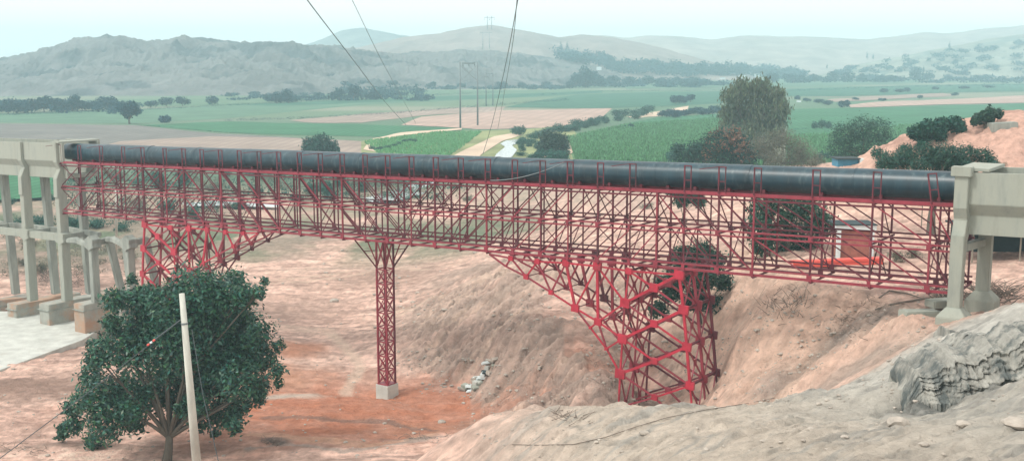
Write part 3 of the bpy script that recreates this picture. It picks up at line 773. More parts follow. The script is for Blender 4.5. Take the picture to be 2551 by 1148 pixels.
# a loose cable hanging along the pipe side
c0, c1 = s_at(1225, 0, .3), s_at(1408, 0, 1.3)
pts = [B(c0 + (c1 - c0) * t, -.16 + .05 * t, .18 + 1.35 * t ** 1.8) for t in np.linspace(0, 1, 24)]
tag(MB().tube(pts, .028, 6).build('loose_cable', STEEL, smooth=True), 'thin grey cable hanging in a curve across the side of the black pipe', 'cable')

# ------------------------------------------------------------------ tall red feet of the bridge (three planes each, braced across)
NODES = {
    'tip': (1219, 633), 't1': (1273, 643), 't2': (1339, 651), 't3': (1410, 655), 't4': (1488, 663), 't5': (1567, 675), 't6': (1692, 684),
    'c1': (1260, 663), 'c2': (1311, 689), 'c3': (1373, 728), 'c4': (1433, 767), 'e1': (1471, 816), 'e2': (1511, 868),
    'i1': (1490, 801), 'a1': (1557, 754), 'a2': (1551, 843), 'a3': (1545, 930), 'a4': (1541, 1014), 'a5': (1537, 1090),
    'm1': (1629, 716), 'm2': (1630, 806), 'm3': (1631, 899), 'm4': (1631, 989), 'b1': (1703, 771), 'b2': (1711, 863), 'b3': (1719, 960), 'b4': (1725, 1030), 'b5': (1730, 1090),
}
EDGES = [('tip', 't1'), ('t1', 't2'), ('t2', 't3'), ('t3', 't4'), ('t4', 't5'), ('t5', 't6'), ('tip', 'c1'), ('c1', 'c2'), ('c2', 'c3'), ('c3', 'c4'), ('c4', 'e1'), ('e1', 'e2'), ('e2', 'a3'),
         ('t1', 'c1'), ('t1', 'c2'), ('c2', 't2'), ('t2', 'c3'), ('c3', 't3'), ('t3', 'c4'), ('c4', 't4'), ('t4', 'i1'), ('c4', 'i1'), ('t4', 'a1'), ('t5', 'a1'), ('t5', 'm1'), ('m1', 'b1'), ('a1', 'm1'), ('m1', 't6'),
         ('a1', 'm2'), ('m2', 'b2'), ('i1', 'a1'), ('i1', 'a2'), ('i1', 'e2'), ('e1', 'i1'), ('a2', 'e2'), ('a2', 'm2'), ('m2', 'b1'), ('a2', 'm3'), ('m3', 'b3'), ('a1', 'a2'), ('a2', 'a3'), ('a3', 'a4'), ('a4', 'a5'),
         ('a3', 'm3'), ('m3', 'b2'), ('a3', 'm4'), ('m4', 'b5'), ('t6', 'b1'), ('b1', 'b2'), ('b2', 'b3'), ('b3', 'b4'), ('b4', 'b5'), ('a4', 'm4'), ('m4', 'b3')]
PLATE = {'c4': .62, 'i1': .60, 'a1': .74, 'a2': .74, 'a3': .78, 'm1': .66, 'm2': .56, 'm3': .5, 'm4': .45, 'b1': .72, 'b2': .66, 'b3': .62, 't6': .74, 't4': .66, 't3': .56, 't2': .46, 't1': .42, 't5': .50, 'c2': .42, 'c3': .38, 'e2': .28, 'e1': .2}
THICK = {frozenset(e): .165 for e in [('a1', 'm1'), ('m1', 't6'), ('a2', 'm2'), ('m2', 'b1'), ('a3', 'm3'), ('m3', 'b2'), ('t6', 'b1'), ('b1', 'b2'), ('b2', 'b3'), ('t4', 'i1'), ('t3', 'c4')]}
SH = {k: on_plane(*v) for k, v in NODES.items()}
def bridge_foot(name, label, fn):
    root = empty(name, fn('a5', GAP), label, 'bridge pier', 'tall red feet of the pipe bridge')
    for j in range(3):
        n = j * GAP; mats = (RED_BRIGHT, RED, RED_DARK)  # red deepens plane by plane away from the camera
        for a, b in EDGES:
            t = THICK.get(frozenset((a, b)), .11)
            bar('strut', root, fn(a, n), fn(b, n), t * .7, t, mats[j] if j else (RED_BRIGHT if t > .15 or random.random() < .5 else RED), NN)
        for k, sz in PLATE.items():
            P = fn(k, n)
            r = sz * .46
            poly = [P - NN * .09 + UH * (r * cx) + UP * (r * cy) for cx, cy in ((-.98, -.78), (.92, -.9), (1.0, .74), (-.86, .9))]
            MB().prism(poly, NN * .18).build('gusset_plate', mats[j], root)
    # bracing across the three planes
    legs = ['t6', 'b1', 'b2', 'b3', 'b5']; legs2 = ['t5', 'a1', 'a2', 'a3', 'a5']; chord = ['c2', 'c3', 'c4', 'i1']
    for seq in (legs, legs2):
        for i in range(len(seq)):
            bar('cross_beam', root, fn(seq[i], 0), fn(seq[i], 2 * GAP), .10, .12, RED_DARK)
            if i:
                for a, b in ((0, GAP), (GAP, 2 * GAP)):
                    bar('cross_brace', root, fn(seq[i - 1], a), fn(seq[i], b), .07, .09, RED)
                    bar('cross_brace', root, fn(seq[i - 1], b), fn(seq[i], a), .07, .09, RED)
                    P = (fn(seq[i - 1], a) + fn(seq[i], b) + fn(seq[i - 1], b) + fn(seq[i], a)) / 4
                    bar('gusset_plate', root, P - UP * .2, P + UP * .2, .06, .34, RED, UH)
    for k in chord: bar('cross_beam', root, fn(k, 0), fn(k, 2 * GAP), .05, .05, RED_DARK)
    # concrete pads under the legs
    for k in ('a5', 'b5'):
        for j in range(3):
            P = fn(k, j * GAP)
            MB().box(P - UP * .15, (1.0, 1.0, .9), (UH, NN, UP)).build('concrete_pad', CONC, root, bevel=.03)
    return root
def right_fn(k, n): s, h = SH[k]; return B(s, n, h)
bridge_foot('lattice_pier', 'bright red lattice pier with long inclined arm on the right, by the gullied slope', right_fn)
S_B = SH['t6'][0]; S_LB = s_at(360, 0, -HB)
def left_fn(k, n):
    s, h = SH[k]; return B(S_LB + (S_B - s) , n, h)
bridge_foot('lattice_pier', 'red lattice pier with inclined arm on the left, rising behind the dark leafy tree', left_fn)

# ------------------------------------------------------------------ slender middle mast
mast = empty('lattice_mast', (0, 0, 0), 'slender square red lattice mast under the middle of the bridge on a pale block', 'bridge pier')
MT = B(MAST_S, GAP, -HB - .1)
mb = atZ(958, 1000, 0)
MBASE = Vector((MT.x, MT.y, drop(MT.x, MT.y)))
mast.location = MBASE
hw = .44
ax0, ax1 = UH, NN
rot = [(ax0 * a + ax1 * b) * hw for a, b in ((-1, -1), (1, -1), (1, 1), (-1, 1))]
blk = 1.05
MB().box(MBASE + UP * (blk / 2 - .15), (1.22, 1.22, blk + .3), (ax0, ax1, UP)).build('concrete_block', CONC_WHITE, mast, bevel=.025)
bz = MBASE.z + blk; tz = MT.z; zf = tz - 2.3
MB().box(Vector((MBASE.x, MBASE.y, bz + .03)), (1.08, 1.08, .06), (ax0, ax1, UP)).build('base_plate', RED, mast)
lv = list(np.linspace(bz, zf, 9))
for i in range(4):
    c0 = Vector((MBASE.x, MBASE.y, 0)) + rot[i]; c1 = Vector((MBASE.x, MBASE.y, 0)) + rot[(i + 1) % 4]
    bar('leg', mast, c0 + UP * bz, c0 + UP * tz, .12, .12, RED if i in (0, 1) else RED_DARK, ax0)
    for k in range(len(lv) - 1):
        bar('ring_beam', mast, c0 + UP * lv[k + 1], c1 + UP * lv[k + 1], .07, .08, RED)
        bar('lattice_bar', mast, c0 + UP * lv[k], c1 + UP * lv[k + 1], .05, .06, RED)
        bar('lattice_bar', mast, c1 + UP * lv[k], c0 + UP * lv[k + 1], .05, .06, RED)
    # flared head
    out = rot[i].normalized()
    hs = [(c0 + UP * (zf + .1), B(MAST_S + (rot[i].dot(ax0)) * 3.1, GAP + rot[i].dot(ax1) * 4.0, -HB - .08))]
    bar('head_strut', mast, hs[0][0], hs[0][1], .10, .10, RED_DARK)
    mid = hs[0][0].lerp(hs[0][1], .6)
    bar('head_strut', mast, mid, c0 + UP * mid.z, .05, .05, RED_DARK)
    bar('head_strut', mast, c0 + UP * (zf + .5), B(MAST_S + (rot[i].dot(ax0)) * 1.9, GAP + rot[i].dot(ax1) * 2.4, -HB - .08), .08, .08, RED)
    bar('head_strut', mast, c0 + UP * (zf + .1), Vector((MBASE.x, MBASE.y, tz)) + rot[(i + 1) % 4], .07, .07, RED)
    bar('head_strut', mast, c1 + UP * (zf + .1), Vector((MBASE.x, MBASE.y, tz)) + rot[i], .07, .07, RED)

# ================================================================== CONCRETE FLUMES
def flume_section(root, s0, s1, name='flume_trough', mat=CONC, n0=-.15, h_top=1.72, hp=1.62, width=4.0, wall=.26):
    """an open trough: upright panel above, set-in lower belly below, hollow on top"""
    b0, b1 = h_top - hp, h_top - hp - .75
    prof = [(n0, h_top), (n0, b0), (n0 + .42, b0 - .62), (n0 + .42, b0 - 1.62), (n0 + width - .42, b0 - 1.62), (n0 + width - .42, b0 - .62), (n0 + width, b0), (n0 + width, h_top),
            (n0 + width - wall, h_top), (n0 + width - wall, b0), (n0 + width - .7, b0 - 1.3), (n0 + .7, b0 - 1.3), (n0 + wall, b0), (n0 + wall, h_top)]
    q = MB(); b = 0
    A_ = [B(s0, n, h) for n, h in prof]; E_ = [B(s1, n, h) for n, h in prof]; k = len(prof)
    q.v = A_ + E_
    for i in range(k): q.f.append((i, (i + 1) % k, k + (i + 1) % k, k + i))
    # close the two ends with strips
    for base in (0, k):
        for i, j in ((0, 13), (1, 12), (2, 11), (3, 11), (4, 10), (5, 10), (6, 9), (7, 8)): pass
        q.f += [tuple(base + i for i in t) for t in ((0, 1, 12, 13), (1, 2, 11, 12), (2, 3, 4, 11), (4, 5, 10, 11), (5, 6, 9, 10), (6, 7, 8, 9))]
    return q.build(name, mat, root, bevel=.02)

# ---- left: standing flume on its bents
lf = empty('concrete_flume', B(-.6, 1.5, -6), 'old pale concrete flume ending at the left end of the black pipe', 'flume')
sA, sB_, sC = s_at(150, 0, -2), s_at(62, 0, -2), s_at(-40, 0, -2)
flume_section(lf, s_at(158, 0, 1), s_at(60, 0, 1) + .10)
flume_section(lf, s_at(60, 0, 1) - .10, s_at(-330, 0, 1))
q = MB().box(B(sA - .05, 1.85, 1.80), (1.2, 4.3, .16), (UH, NN, UP)); q.build('head_slab', CONC, lf, bevel=.02)
q = MB().box(B(s_at(190, 3.7, 1.7), 3.75, 1.72), (3.2, .3, .16), (UH, NN, UP)); q.build('edge_slab', CONC, lf, bevel=.02)
def bent_leg(root, s, n, top_h, foot, w=.62, d=.72, mat=CONC, head=True, lean=0.0, leann=0.0):
    """a rectangular leg standing on the point 'foot' (height), haunched at its head"""
    top = B(s, n, top_h); bot = B(s + lean, n + leann, 0); bot.z = foot
    q = MB(); q.beam(bot, top, w, d, UH)
    q.build('leg', mat, root, bevel=.04)
HF = -11.55
foot_blocks = []
def left_bent(root, s, full=True, nfront=.0, nrear=2.3):
    zt = B(s, 0, -3.3 + .1).z
    foot = atY(140, 748, B(s, 0, 0).y).z
    P0 = B(s, nfront, 0)
    bent_leg(root, s, nfront, -1.6 if full else -6.4, foot, .66, .85)
    bent_leg(root, s - .4, nrear, -1.6 if full else -6.4, foot + .1, .6, .7, CONC_OLD, lean=-.25, leann=.6)
    if full:
        # rib that kinks round the trough
        prof = [(-.42, 1.75), (-.05, 1.75), (-.05, .1), (.36, -.55), (.36, -1.6), (.05, -1.7), (-.05, -3.2), (-.55, -3.2), (-.52, -1.5), (-.10, -.65), (-.42, .0)]
        q = MB().prism([B(s - .30, n, h) for n, h in prof], U * .6); q.build('rib', CONC, root, bevel=.03)
def knot(root, s, n, h, r=.62, mat=CONC):
    """the haunched joint where beam and leg cross"""
    poly = [B(s + r * math.cos(a) * (1.25 if i % 2 else .95), n - .46, h + r * math.sin(a) * (1.2 if i % 2 else .95)) for i, a in enumerate([k * math.pi / 6 for k in range(12)])]
    MB().prism(poly, NN * .9).build('joint_haunch', mat, root, bevel=.03)
HBm = on_plane(100, 585)[1]
for s in (sA, sB_, sC, sC - 5.2):
    left_bent(lf, s)
    knot(lf, s, 0, HBm)
bar('longitudinal_beam', lf, B(sA, 0, HBm), B(sC - 6, 0, HBm), .62, .62, CONC)
bar('longitudinal_beam', lf, B(sA, 2.5, HBm + .1), B(sC - 6, 2.5, HBm + .1), .5, .5, CONC_OLD)
for s in (sA, sB_, sC): bar('cross_beam', lf, B(s - .1, .3, HBm), B(s - .2, 2.4, HBm + .05), .45, .5, CONC_OLD)
# ---- broken stumps of the washed-out bents
def broken_bent(px, label, beam_to, drop_h=0.0, rear=True, hang=False):
    s = s_at(px, 0, -7)
    root = empty('broken_bent', B(s, 0, -11), label, 'concrete frame', 'broken stumps of the old flume')
    h = HBm - .2 - drop_h
    foot = atY(140, 752, B(s, 0, 0).y).z
    q = MB().beam(Vector((B(s, 0, 0).x, B(s, 0, 0).y, foot)), B(s, 0, h), .56, .7, UH); q.build('leg', CONC_OLD, root, bevel=.05)
    if rear:
        e = B(s + .15, 2.7, 0); e.z = foot + .2
        q = MB().beam(e, B(s - .2, 1.8, h + .2), .5, .62, UH); q.build('leg', CONC_OLD, root, bevel=.05)
        bar('cross_beam', root, B(s - .05, .2, h - .1), B(s - .2, 1.9, h + .1), .45, .5, CONC_OLD)
    if hang:
        q = MB().beam(B(s - .7, .3, h - 3.1), B(s - .85, .2, h), .42, .5, UH); q.build('hanging_leg', CONC_OLD, root, bevel=.05)
    knot(root, s, 0, h, .6, CONC_OLD)
    q = MB(); P0 = B(s, 0, h); P1 = B(*beam_to)
    q.tube([P0, P0.lerp(P1, .3) + UP * -.18, P0.lerp(P1, .6) + UP * .1, P1], [.30, .27, .34, .26], 6); q.build('broken_beam', CONC_OLD, root, bevel=.0)
    return root
broken_bent(231, 'broken concrete stump next to the last standing leg of the flume', (sA + .6, 0, HBm - .25))
broken_bent(322, 'broken concrete stump with a dangling leg beside the red pier', (s_at(262, 1.5, -6), 1.5, HBm - .1), -.35, True, True)
tag(MB().beam(B(s_at(150, 2.2, -6), 2.4, HBm + .35), B(s_at(245, 2.2, -6), 2.3, HBm + .1), .42, .44).build('fallen_beam', CONC_OLD, bevel=.05), 'pale broken concrete beam bridging the gap behind the stump', 'beam')
tag(MB().tube([hit(288, 690) - UP * .3, atY(290, 560, 112), atY(289, 470, 112)], [.14, .12, .1], 8).build('thin_post', POLE_M, smooth=True), 'thin white post standing behind the red truss on the left', 'post')
# ---- long footing blocks
def footing(px, label, length=7.0, hgt=2.15, w=1.6):
    s = s_at(px, 0, -10); fz = atY(140, 750, B(s, 0, 0).y).z
    P = B(s, -1.5, 0); P.z = fz
    root = empty('footing_block', P + NN * length / 2 - UP * hgt, label, 'concrete footing', 'long footing blocks of the old flume')
    q = MB(); prof = []
    for k in range(7):
        t = k / 6
        c = P + NN * (length * t) - UP * (hgt / 2)
        b = len(q.v); jx = random.uniform(-.05, .05); jz = random.uniform(-.06, .05)
        for (x, z) in ((-w / 2, -hgt / 2 - 1.2), (w / 2, -hgt / 2 - 1.2), (w / 2 + jx, hgt / 2 + jz), (-w / 2 + jx, hgt / 2 + jz * .5)):
            q.v.append(c + UH * x + UP * z)
        if k:
            for i in range(4): q.f.append((b - 4 + i, b - 4 + (i + 1) % 4, b + (i + 1) % 4, b + i))
    q.f.append((3, 2, 1, 0)); e = len(q.v) - 4; q.f.append((e, e + 1, e + 2, e + 3))
    q.build('block', CONC_FOOT, root, bevel=.05)
    q = MB().box(P + NN * (length / 2 - .1) - UP * .55, (w + .07, length + .1, .06), (UH, NN, UP)); q.build('casting_joint', CONC_OLD, root)
footing(58, 'stained concrete footing block under the leftmost standing leg')
footing(140, 'stained concrete footing block under the last standing leg, second from the left')
footing(228, 'stained concrete footing block under the broken stump, nearest the dark tree')
footing(-30, 'stained concrete footing block cut by the left edge', 6)
footing(322, 'stained concrete footing block mostly hidden behind the dark leafy tree', 6)
# white apron slab
c = [atZ(-420, 1010, .25), atZ(0, 921, .25), atZ(206, 846, .25), atZ(262, 812, .25), atZ(200, 775, .25), atZ(-200, 775, .25)]
q = MB().prism([p - UP * 1.4 for p in c], UP * 1.4)
ap = q.build('apron_slab', CONC_WHITE, bevel=.03)
tag(ap, 'sloping white concrete apron slab in front of the footing blocks', 'concrete slab')

# ---- right: flume on two legs at the pipe end
rf = empty('concrete_flume', B(LEN + 2, 1.5, -7), 'pale concrete flume on two legs at the right end of the black pipe', 'flume')
sR = s_at(2397, 0, 0)
flume_section(rf, sR + .12, s_at(2900, 0, 1), h_top=1.72)
prof = [(-.45, 1.9), (-.08, 1.9), (-.08, .05), (.38, -.6), (.38, -1.55), (.1, -1.9), (0, -3.1), (-.62, -3.1), (-.60, -1.75), (-.18, -.7), (-.45, -.1)]
MB().prism([B(sR - .34, n, h) for n, h in prof], U * .68).build('rib', CONC, rf, bevel=.03)
MB().box(B(sR - .02, -.28, 1.78), (1.0, .62, .5), (UH, NN, UP)).build('cap_block', CONC, rf, bevel=.03)
MB().box(B(sR + .45, 1.7, 1.86), (1.6, 3.6, .16), (UH, NN, UP)).build('head_slab', CONC, rf, bevel=.02)
zfoot = atY(2393, 765, B(sR, -.3, 0).y).z
e = B(sR, -.32, 0); e.z = zfoot - .1
legA = MB().beam(e, B(sR, -.30, -1.5), .66, .62, UH).build('leg', CONC, rf, bevel=.03)
rr = B(sR + .7, 2.7, 0); rr.z = zfoot + .35
legB = MB().beam(rr, B(sR + .7, 2.7, -1.7), .66, .62, UH).build('leg', CONC, rf, bevel=.03)
for c, lg in ((e, legA), (rr, legB)):
    q = MB(); v = []
    for (w, z) in ((1.55, -1.3), (1.5, -.35), (.75, .12)):
        for a, b in ((-1, -1), (1, -1), (1, 1), (-1, 1)): q.v.append(c + UH * (a * w / 2) + NN * (b * w / 2) + UP * z)
    for i in range(2):
        for k in range(4): q.f.append((i * 4 + k, i * 4 + (k + 1) % 4, i * 4 + 4 + (k + 1) % 4, i * 4 + 4 + k))
    q.f += [(3, 2, 1, 0), (8, 9, 10, 11)]
    q.build('pad_footing', CONC, lg, bevel=.03)
MB().beam(B(sR + .1, .0, -2.2), B(sR + .6, 2.5, -2.2), .4, .4).build('cross_beam', CONC_OLD, rf, bevel=.02)
# fallen concrete pieces by the foot of the right hand leg
for (x0, y0, x1, y1, Y, label) in [(2248, 783, 2335, 781, 58.5, 'low grey concrete block lying on the sand left of the right hand leg'), (2315, 757, 2378, 752, 60.5, 'grey concrete slab half buried behind the right hand leg')]:
    p, r_ = atY(x0, y0, Y), atY(x1, y1, Y + .5)
    tag(MB().beam(p, r_, .9, .42).build('concrete_block', CONC, bevel=.05), label, 'concrete block')

# ================================================================== TREES AND PLANTS
def leaves(lobes, n, size, seed, up=.35, aspect=.45, shell=.55, tone=(.55, 1.6), droop=0.0, hue=.12):
    """leaf quads spread through ellipsoid lobes [(centre, radii)]; uneven clumps with gaps"""
    rg = np.random.default_rng(seed)
    vol = np.array([r[0] * r[1] * r[2] for _, r in lobes]) ** (2 / 3.)
    pick = rg.choice(len(lobes), n, p=vol / vol.sum())
    Cn = np.array([tuple(c) for c, _ in lobes])[pick]; R = np.array([tuple(r) for _, r in lobes])[pick]
    d = rg.normal(size=(n, 3)); d /= np.linalg.norm(d, axis=1)[:, None]
    rr = shell + (1 - shell) * rg.random(n) ** .7
    rr *= 1 + .20 * rg.normal(size=n)
    P = Cn + d * R * rr[:, None]
    # clumping: pull leaves to twig tips
    nt = max(20, n // 14)
    tips = P[rg.choice(n, nt)]
    own = rg.integers(0, nt, n)
    # nearest of a few random tips
    best = np.full(n, 1e9)
    for _ in range(10):
        cand = rg.integers(0, nt, n); dd = ((tips[cand] - P) ** 2).sum(1)
        k = dd < best; own[k] = cand[k]; best[k] = dd[k]
    lim = (R.mean(1) * .55) ** 2
    pull = np.where(best < lim, .62, .0)
    P = P + (tips[own] - P) * pull[:, None]
    nrm = d * .8 + rg.normal(size=(n, 3)) * .7 + np.array([0, 0, up])
    nrm /= np.linalg.norm(nrm, axis=1)[:, None]
    t = np.cross(nrm, rg.normal(size=(n, 3))); 
    if droop: t = t * (1 - droop) + np.array([0, 0, -1.0]) * droop
    t /= np.linalg.norm(t, axis=1)[:, None] + 1e-9
    b = np.cross(nrm, t); b /= np.linalg.norm(b, axis=1)[:, None] + 1e-9
    L = size * (.6 + .9 * rg.random(n))[:, None]; Wd = L * aspect * (.8 + .4 * rg.random(n))[:, None]
    V = np.stack([P - t * L * .5, P + b * Wd * .5, P + t * L * .5 + nrm * L * .12, P - b * Wd * .5], 1)
    tn = rg.random(nt)[own] * .6 + rg.random(n) * .4
    tv = tone[0] + (tone[1] - tone[0]) * tn
    T = np.stack([tv * (1 + hue * rg.normal(size=n)), tv, tv * (1 + hue * rg.normal(size=n))], 1)
    return V, np.clip(T, .05, 4)
def limbs(base, lobes, r0, fork=.35, seed=1, sub=True, min_r=.02):
    """trunk and limbs as one branching mesh, grown from base into the lobes"""
    rg = random.Random(seed); q = MB()
    base = Vector(base); cen = Vector((0, 0, 0))
    for c, r in lobes: cen += Vector(c)
    cen /= len(lobes)
    F = base.lerp(cen, fork)
    F = Vector((base.x + (cen.x - base.x) * fork * .6, base.y + (cen.y - base.y) * fork * .6, base.z + (cen.z - base.z) * fork))
    q.tube([base - Vector((0, 0, .4)), base + Vector((0, 0, .02)), base.lerp(F, .5) + Vector((rg.uniform(-.1, .1), rg.uniform(-.1, .1), 0)) * r0 * 4, F], [r0 * 1.35, r0 * 1.15, r0 * .9, r0 * .78], 9)
    for c, r in lobes:
        c = Vector(c); m = F.lerp(c, .5) + Vector((rg.uniform(-1, 1), rg.uniform(-1, 1), rg.uniform(-.3, .6))) * (c - F).length * .10
        q.tube([F - (F - base).normalized() * r0 * .5, F.lerp(m, .5) , m, c], [r0 * .5, r0 * .4, r0 * .27, max(min_r, r0 * .1)], 6)
        if sub:
            for _ in range(3):
                e = c + Vector((rg.gauss(0, .5) * r[0], rg.gauss(0, .5) * r[1], rg.gauss(.1, .5) * r[2]))
                st = m.lerp(c, rg.uniform(.2, .9))
                q.tube([st, st.lerp(e, .5) + Vector((0, 0, .1)), e], [r0 * .16, r0 * .1, min_r * .6], 4)
    return q
def tree(name, base, lobes, nleaf, size, mat, label, group=None, cat='tree', r0=.2, bark=BARK, seed=1, extra=None, fork=.35, **kw):
    base = Vector(base)
    root = empty(name, base, label, cat, group)
    V, T = leaves(lobes, nleaf, size, seed, **kw)
    V = V - np.array(tuple(base))
    link('crown', quads_mesh('crown', V, T, mat), root)
    if extra:
        V, T = leaves(*extra['a'], **extra.get('k', {})); link(extra['name'], quads_mesh(extra['name'], V - np.array(tuple(base)), T, extra['mat']), root)
    limbs(base, lobes, r0, fork, seed).build('trunk', bark, root, smooth=True)
    return root
def lobes_px(spec, Y, jit=1.5, seed=0, yr=1.0):
    """lobes given as (px, py, radius in px [, dY]) of a crown standing at distance Y"""
    rg = random.Random(seed); out = []
    for sp in spec:
        dY = sp[3] if len(sp) > 3 else rg.uniform(-jit, jit)
        c = atY(sp[0], sp[1], Y + dY); r = sp[2] / F0 * Y
        out.append((c, (r, r * yr, r * .92)))
    return out

# --- the big dark tree in front
YT = 66.0
spec = [(480, 735, 78), (420, 765, 70), (555, 750, 75), (612, 735, 42), (645, 722, 24), (352, 752, 52), (318, 745, 26), (600, 840, 82), (655, 890, 55), (690, 925, 24), (500, 850, 115), (410, 870, 95), (300, 868, 66), (245, 885, 34),
        (250, 985, 70), (190, 1010, 40), (325, 985, 82), (420, 970, 80), (520, 965, 85), (600, 945, 72), (645, 960, 38), (560, 1025, 58), (610, 1010, 36), (505, 1050, 40), (180, 1065, 34), (262, 1062, 50), (335, 1058, 42), (230, 1095, 26), (370, 820, 70), (455, 800, 80), (560, 890, 80), (580, 1068, 22), (160, 1085, 18), (540, 1085, 16), (330, 1025, 40, -2.4), (590, 1045, 36, -1), (490, 1000, 36, -2), (665, 705, 14), (700, 950, 16), (150, 1075, 16), (225, 860, 18), (330, 700, 20), (590, 700, 30), (690, 860, 18), (640, 1000, 22)]
lb = lobes_px([(a[0] + random.uniform(-8, 8), a[1] + random.uniform(-8, 6), a[2] * random.uniform(.80, 1.0)) + a[3:] for a in spec] + [(430 + 240 * math.cos(a) * r, 870 + 165 * math.sin(a) * r, random.uniform(16, 34)) for a, r in [(random.uniform(0, 6.28), random.uniform(.3, 1) ** .5) for _ in range(26)]], YT, 2.6, 4, .95)
tb = atY(418, 1150, YT); tb.z = drop(tb.x, tb.y)
if proj(tb)[1] < 1140: tb = hit(416, 1147)
root = empty('leafy_tree', tb, 'large dark green leafy tree in the left foreground behind the pale pole', 'tree')
for part, (a, b, sd) in {'crown': (0, 99, 11)}.items():
    V, T = leaves(lb, 56000, .27, sd, shell=.45, aspect=.42, tone=(.25, 3.4), hue=.22)
    link('crown', quads_mesh('crown', V - np.array(tuple(tb)), T, LEAF_TREE), root)
limbs(tb, [l for l in lb if l[0].z > tb.z + 3.2][:22], .27, .22, 5, sub=True).build('trunk', BARK, root, smooth=True)

# --- trees and bushes behind the bridge, one by one
def px_tree(name, bx, by, spec, n, size, mat, label, Y=None, z=None, cat='tree', group=None, r0=.15, seed=1, jit=1.0, yr=.9, **kw):
    if Y is None:
        base = atZ(bx, by, z) if z is not None else hit(bx, by)
    else:
        base = atY(bx, by, Y); base.z = drop(base.x, base.y)
    return tree(name, base, lobes_px(spec, base.y, jit, seed, yr), n, size, mat, label, group, cat, r0, seed=seed, **kw)
px_tree('eucalyptus_tree', 1880, 412, [(1820, 240, 26), (1850, 225, 32), (1895, 220, 30), (1930, 240, 30), (1945, 270, 26), (1822, 285, 34), (1875, 280, 45), (1930, 300, 34), (1815, 325, 28), (1870, 335, 40), (1935, 340, 26), (1845, 380, 30), (1905, 385, 28)], 15000, .85, LEAF_EUC,
        'tall olive green eucalyptus clump rising above the pipe on the right', z=PLAIN, r0=.45, seed=21, jit=3, shell=.35, droop=.75, aspect=.3, tone=(.45, 1.75))
px_tree('flowering_tree', 1790, 425, [(1740, 380, 36), (1705, 390, 30), (1785, 358, 38), (1830, 362, 40), (1800, 392, 40), (1852, 392, 32), (1825, 338, 24), (1690, 370, 16)], 11000, .42, LEAF_BUSH,
        'dark bushy tree dotted with rusty flower clusters below the eucalyptus', Y=190, r0=.22, seed=22, jit=1.5, tone=(.35, 1.3),
        extra={'name': 'flower_clusters', 'mat': LEAF_RED, 'a': (lobes_px([(1790, 350, 30), (1830, 360, 30), (1825, 335, 22), (1850, 385, 26), (1770, 378, 22)], 188.5, .8, 3), 1500, .45, 77), 'k': {'shell': .85}})
px_tree('brush_tree', 1940, 420, [(1905, 362, 38), (1950, 350, 38), (1990, 372, 36), (1930, 395, 36), (1980, 398, 36), (2020, 396, 30), (2040, 404, 20)], 9500, .38, LEAF_GREY, 'grey green feathery brush tree between the eucalyptus and the round acacia', Y=185, r0=.15, seed=23, shell=.3, aspect=.2, tone=(.5, 1.5))
px_tree('acacia_tree', 2150, 412, [(2100, 335, 34), (2145, 318, 34), (2190, 325, 34), (2210, 360, 30), (2090, 370, 32), (2150, 360, 40), (2200, 385, 26), (2110, 390, 26)], 9000, .36, LEAF_ACACIA, 'round dark green acacia standing behind the pipe above the blue hut', Y=158, r0=.2, seed=24, jit=1.5, tone=(.4, 1.45), aspect=.25)
px_tree('acacia_tree', 2318, 612, [(2215, 405, 26), (2260, 395, 30), (2310, 385, 34), (2360, 385, 34), (2410, 385, 30), (2450, 390, 24), (2290, 415, 26), (2350, 415, 28), (2400, 412, 26), (2470, 402, 16), (2195, 412, 14), (2260, 470, 30), (2390, 460, 30), (2420, 480, 24), (2240, 400, 24), (2380, 400, 30), (2330, 400, 32)], 16000, .24, LEAF_ACACIA,
        'spreading flat acacia with dark branching trunk behind the right end of the bridge', Y=88, r0=.34, seed=25, jit=1.2, shell=.4, tone=(.4, 1.5), aspect=.28, fork=.45)
px_tree('leafy_tree', 1960, 655, [(1900, 520, 40), (1960, 510, 45), (2020, 530, 42), (2050, 560, 34), (1890, 570, 38), (1950, 575, 46), (2010, 590, 40), (1900, 610, 30), (1960, 630, 34), (2000, 470, 34), (1930, 460, 34)], 12000, .26, LEAF_TREE,
        'dense dark green tree seen through the truss on the right terrace', Y=84, r0=.16, seed=26, jit=1.5, tone=(.55, 2.2))
px_tree('slope_bush', 1745, 800, [(1700, 640, 32), (1745, 630, 34), (1780, 650, 32), (1690, 690, 34), (1750, 690, 40), (1800, 700, 26), (1670, 730, 26), (1730, 745, 34), (1785, 765, 34), (1800, 790, 22), (1650, 700, 20), (1640, 770, 24)], 12000, .24, LEAF_TREE,
        'dark straggling bush on the slope edge behind the tall red pier', Y=78, cat='bush', r0=.12, seed=27, jit=1.2, tone=(.5, 1.9))
px_tree('small_tree', 1700, 520, [(1680, 470, 24), (1720, 478, 22), (1700, 500, 20), (1740, 500, 18)], 3000, .3, LEAF_ACACIA, 'small tree seen under the pipe above the red pier', Y=112, seed=28, r0=.08)
px_tree('field_bush', 798, 385, [(775, 362, 22), (800, 355, 24), (822, 364, 20), (790, 374, 24), (838, 374, 10), (762, 374, 12)], 4500, .55, LEAF_BUSH, 'round dark green bush in the tan field just above the pipe', Y=270, cat='bush', seed=29, r0=.2, tone=(.4, 1.4))
px_tree('dark_bush', 1380, 398, [(1365, 345, 22), (1395, 350, 20), (1378, 365, 26), (1402, 372, 14), (1352, 368, 14)], 4500, .55, LEAF_TREE, 'round dark bush beside the stream at the maize field corner', Y=262, cat='bush', seed=30, r0=.2, tone=(.5, 1.5))
px_tree('green_bush', 1370, 402, [(1345, 388, 16), (1375, 388, 16), (1402, 390, 15), (1325, 395, 12)], 2500, .5, LEAF_BUSH, 'low bright green bush at the foot of the dark round bush', Y=252, cat='bush', seed=31, tone=(.8, 2.0))
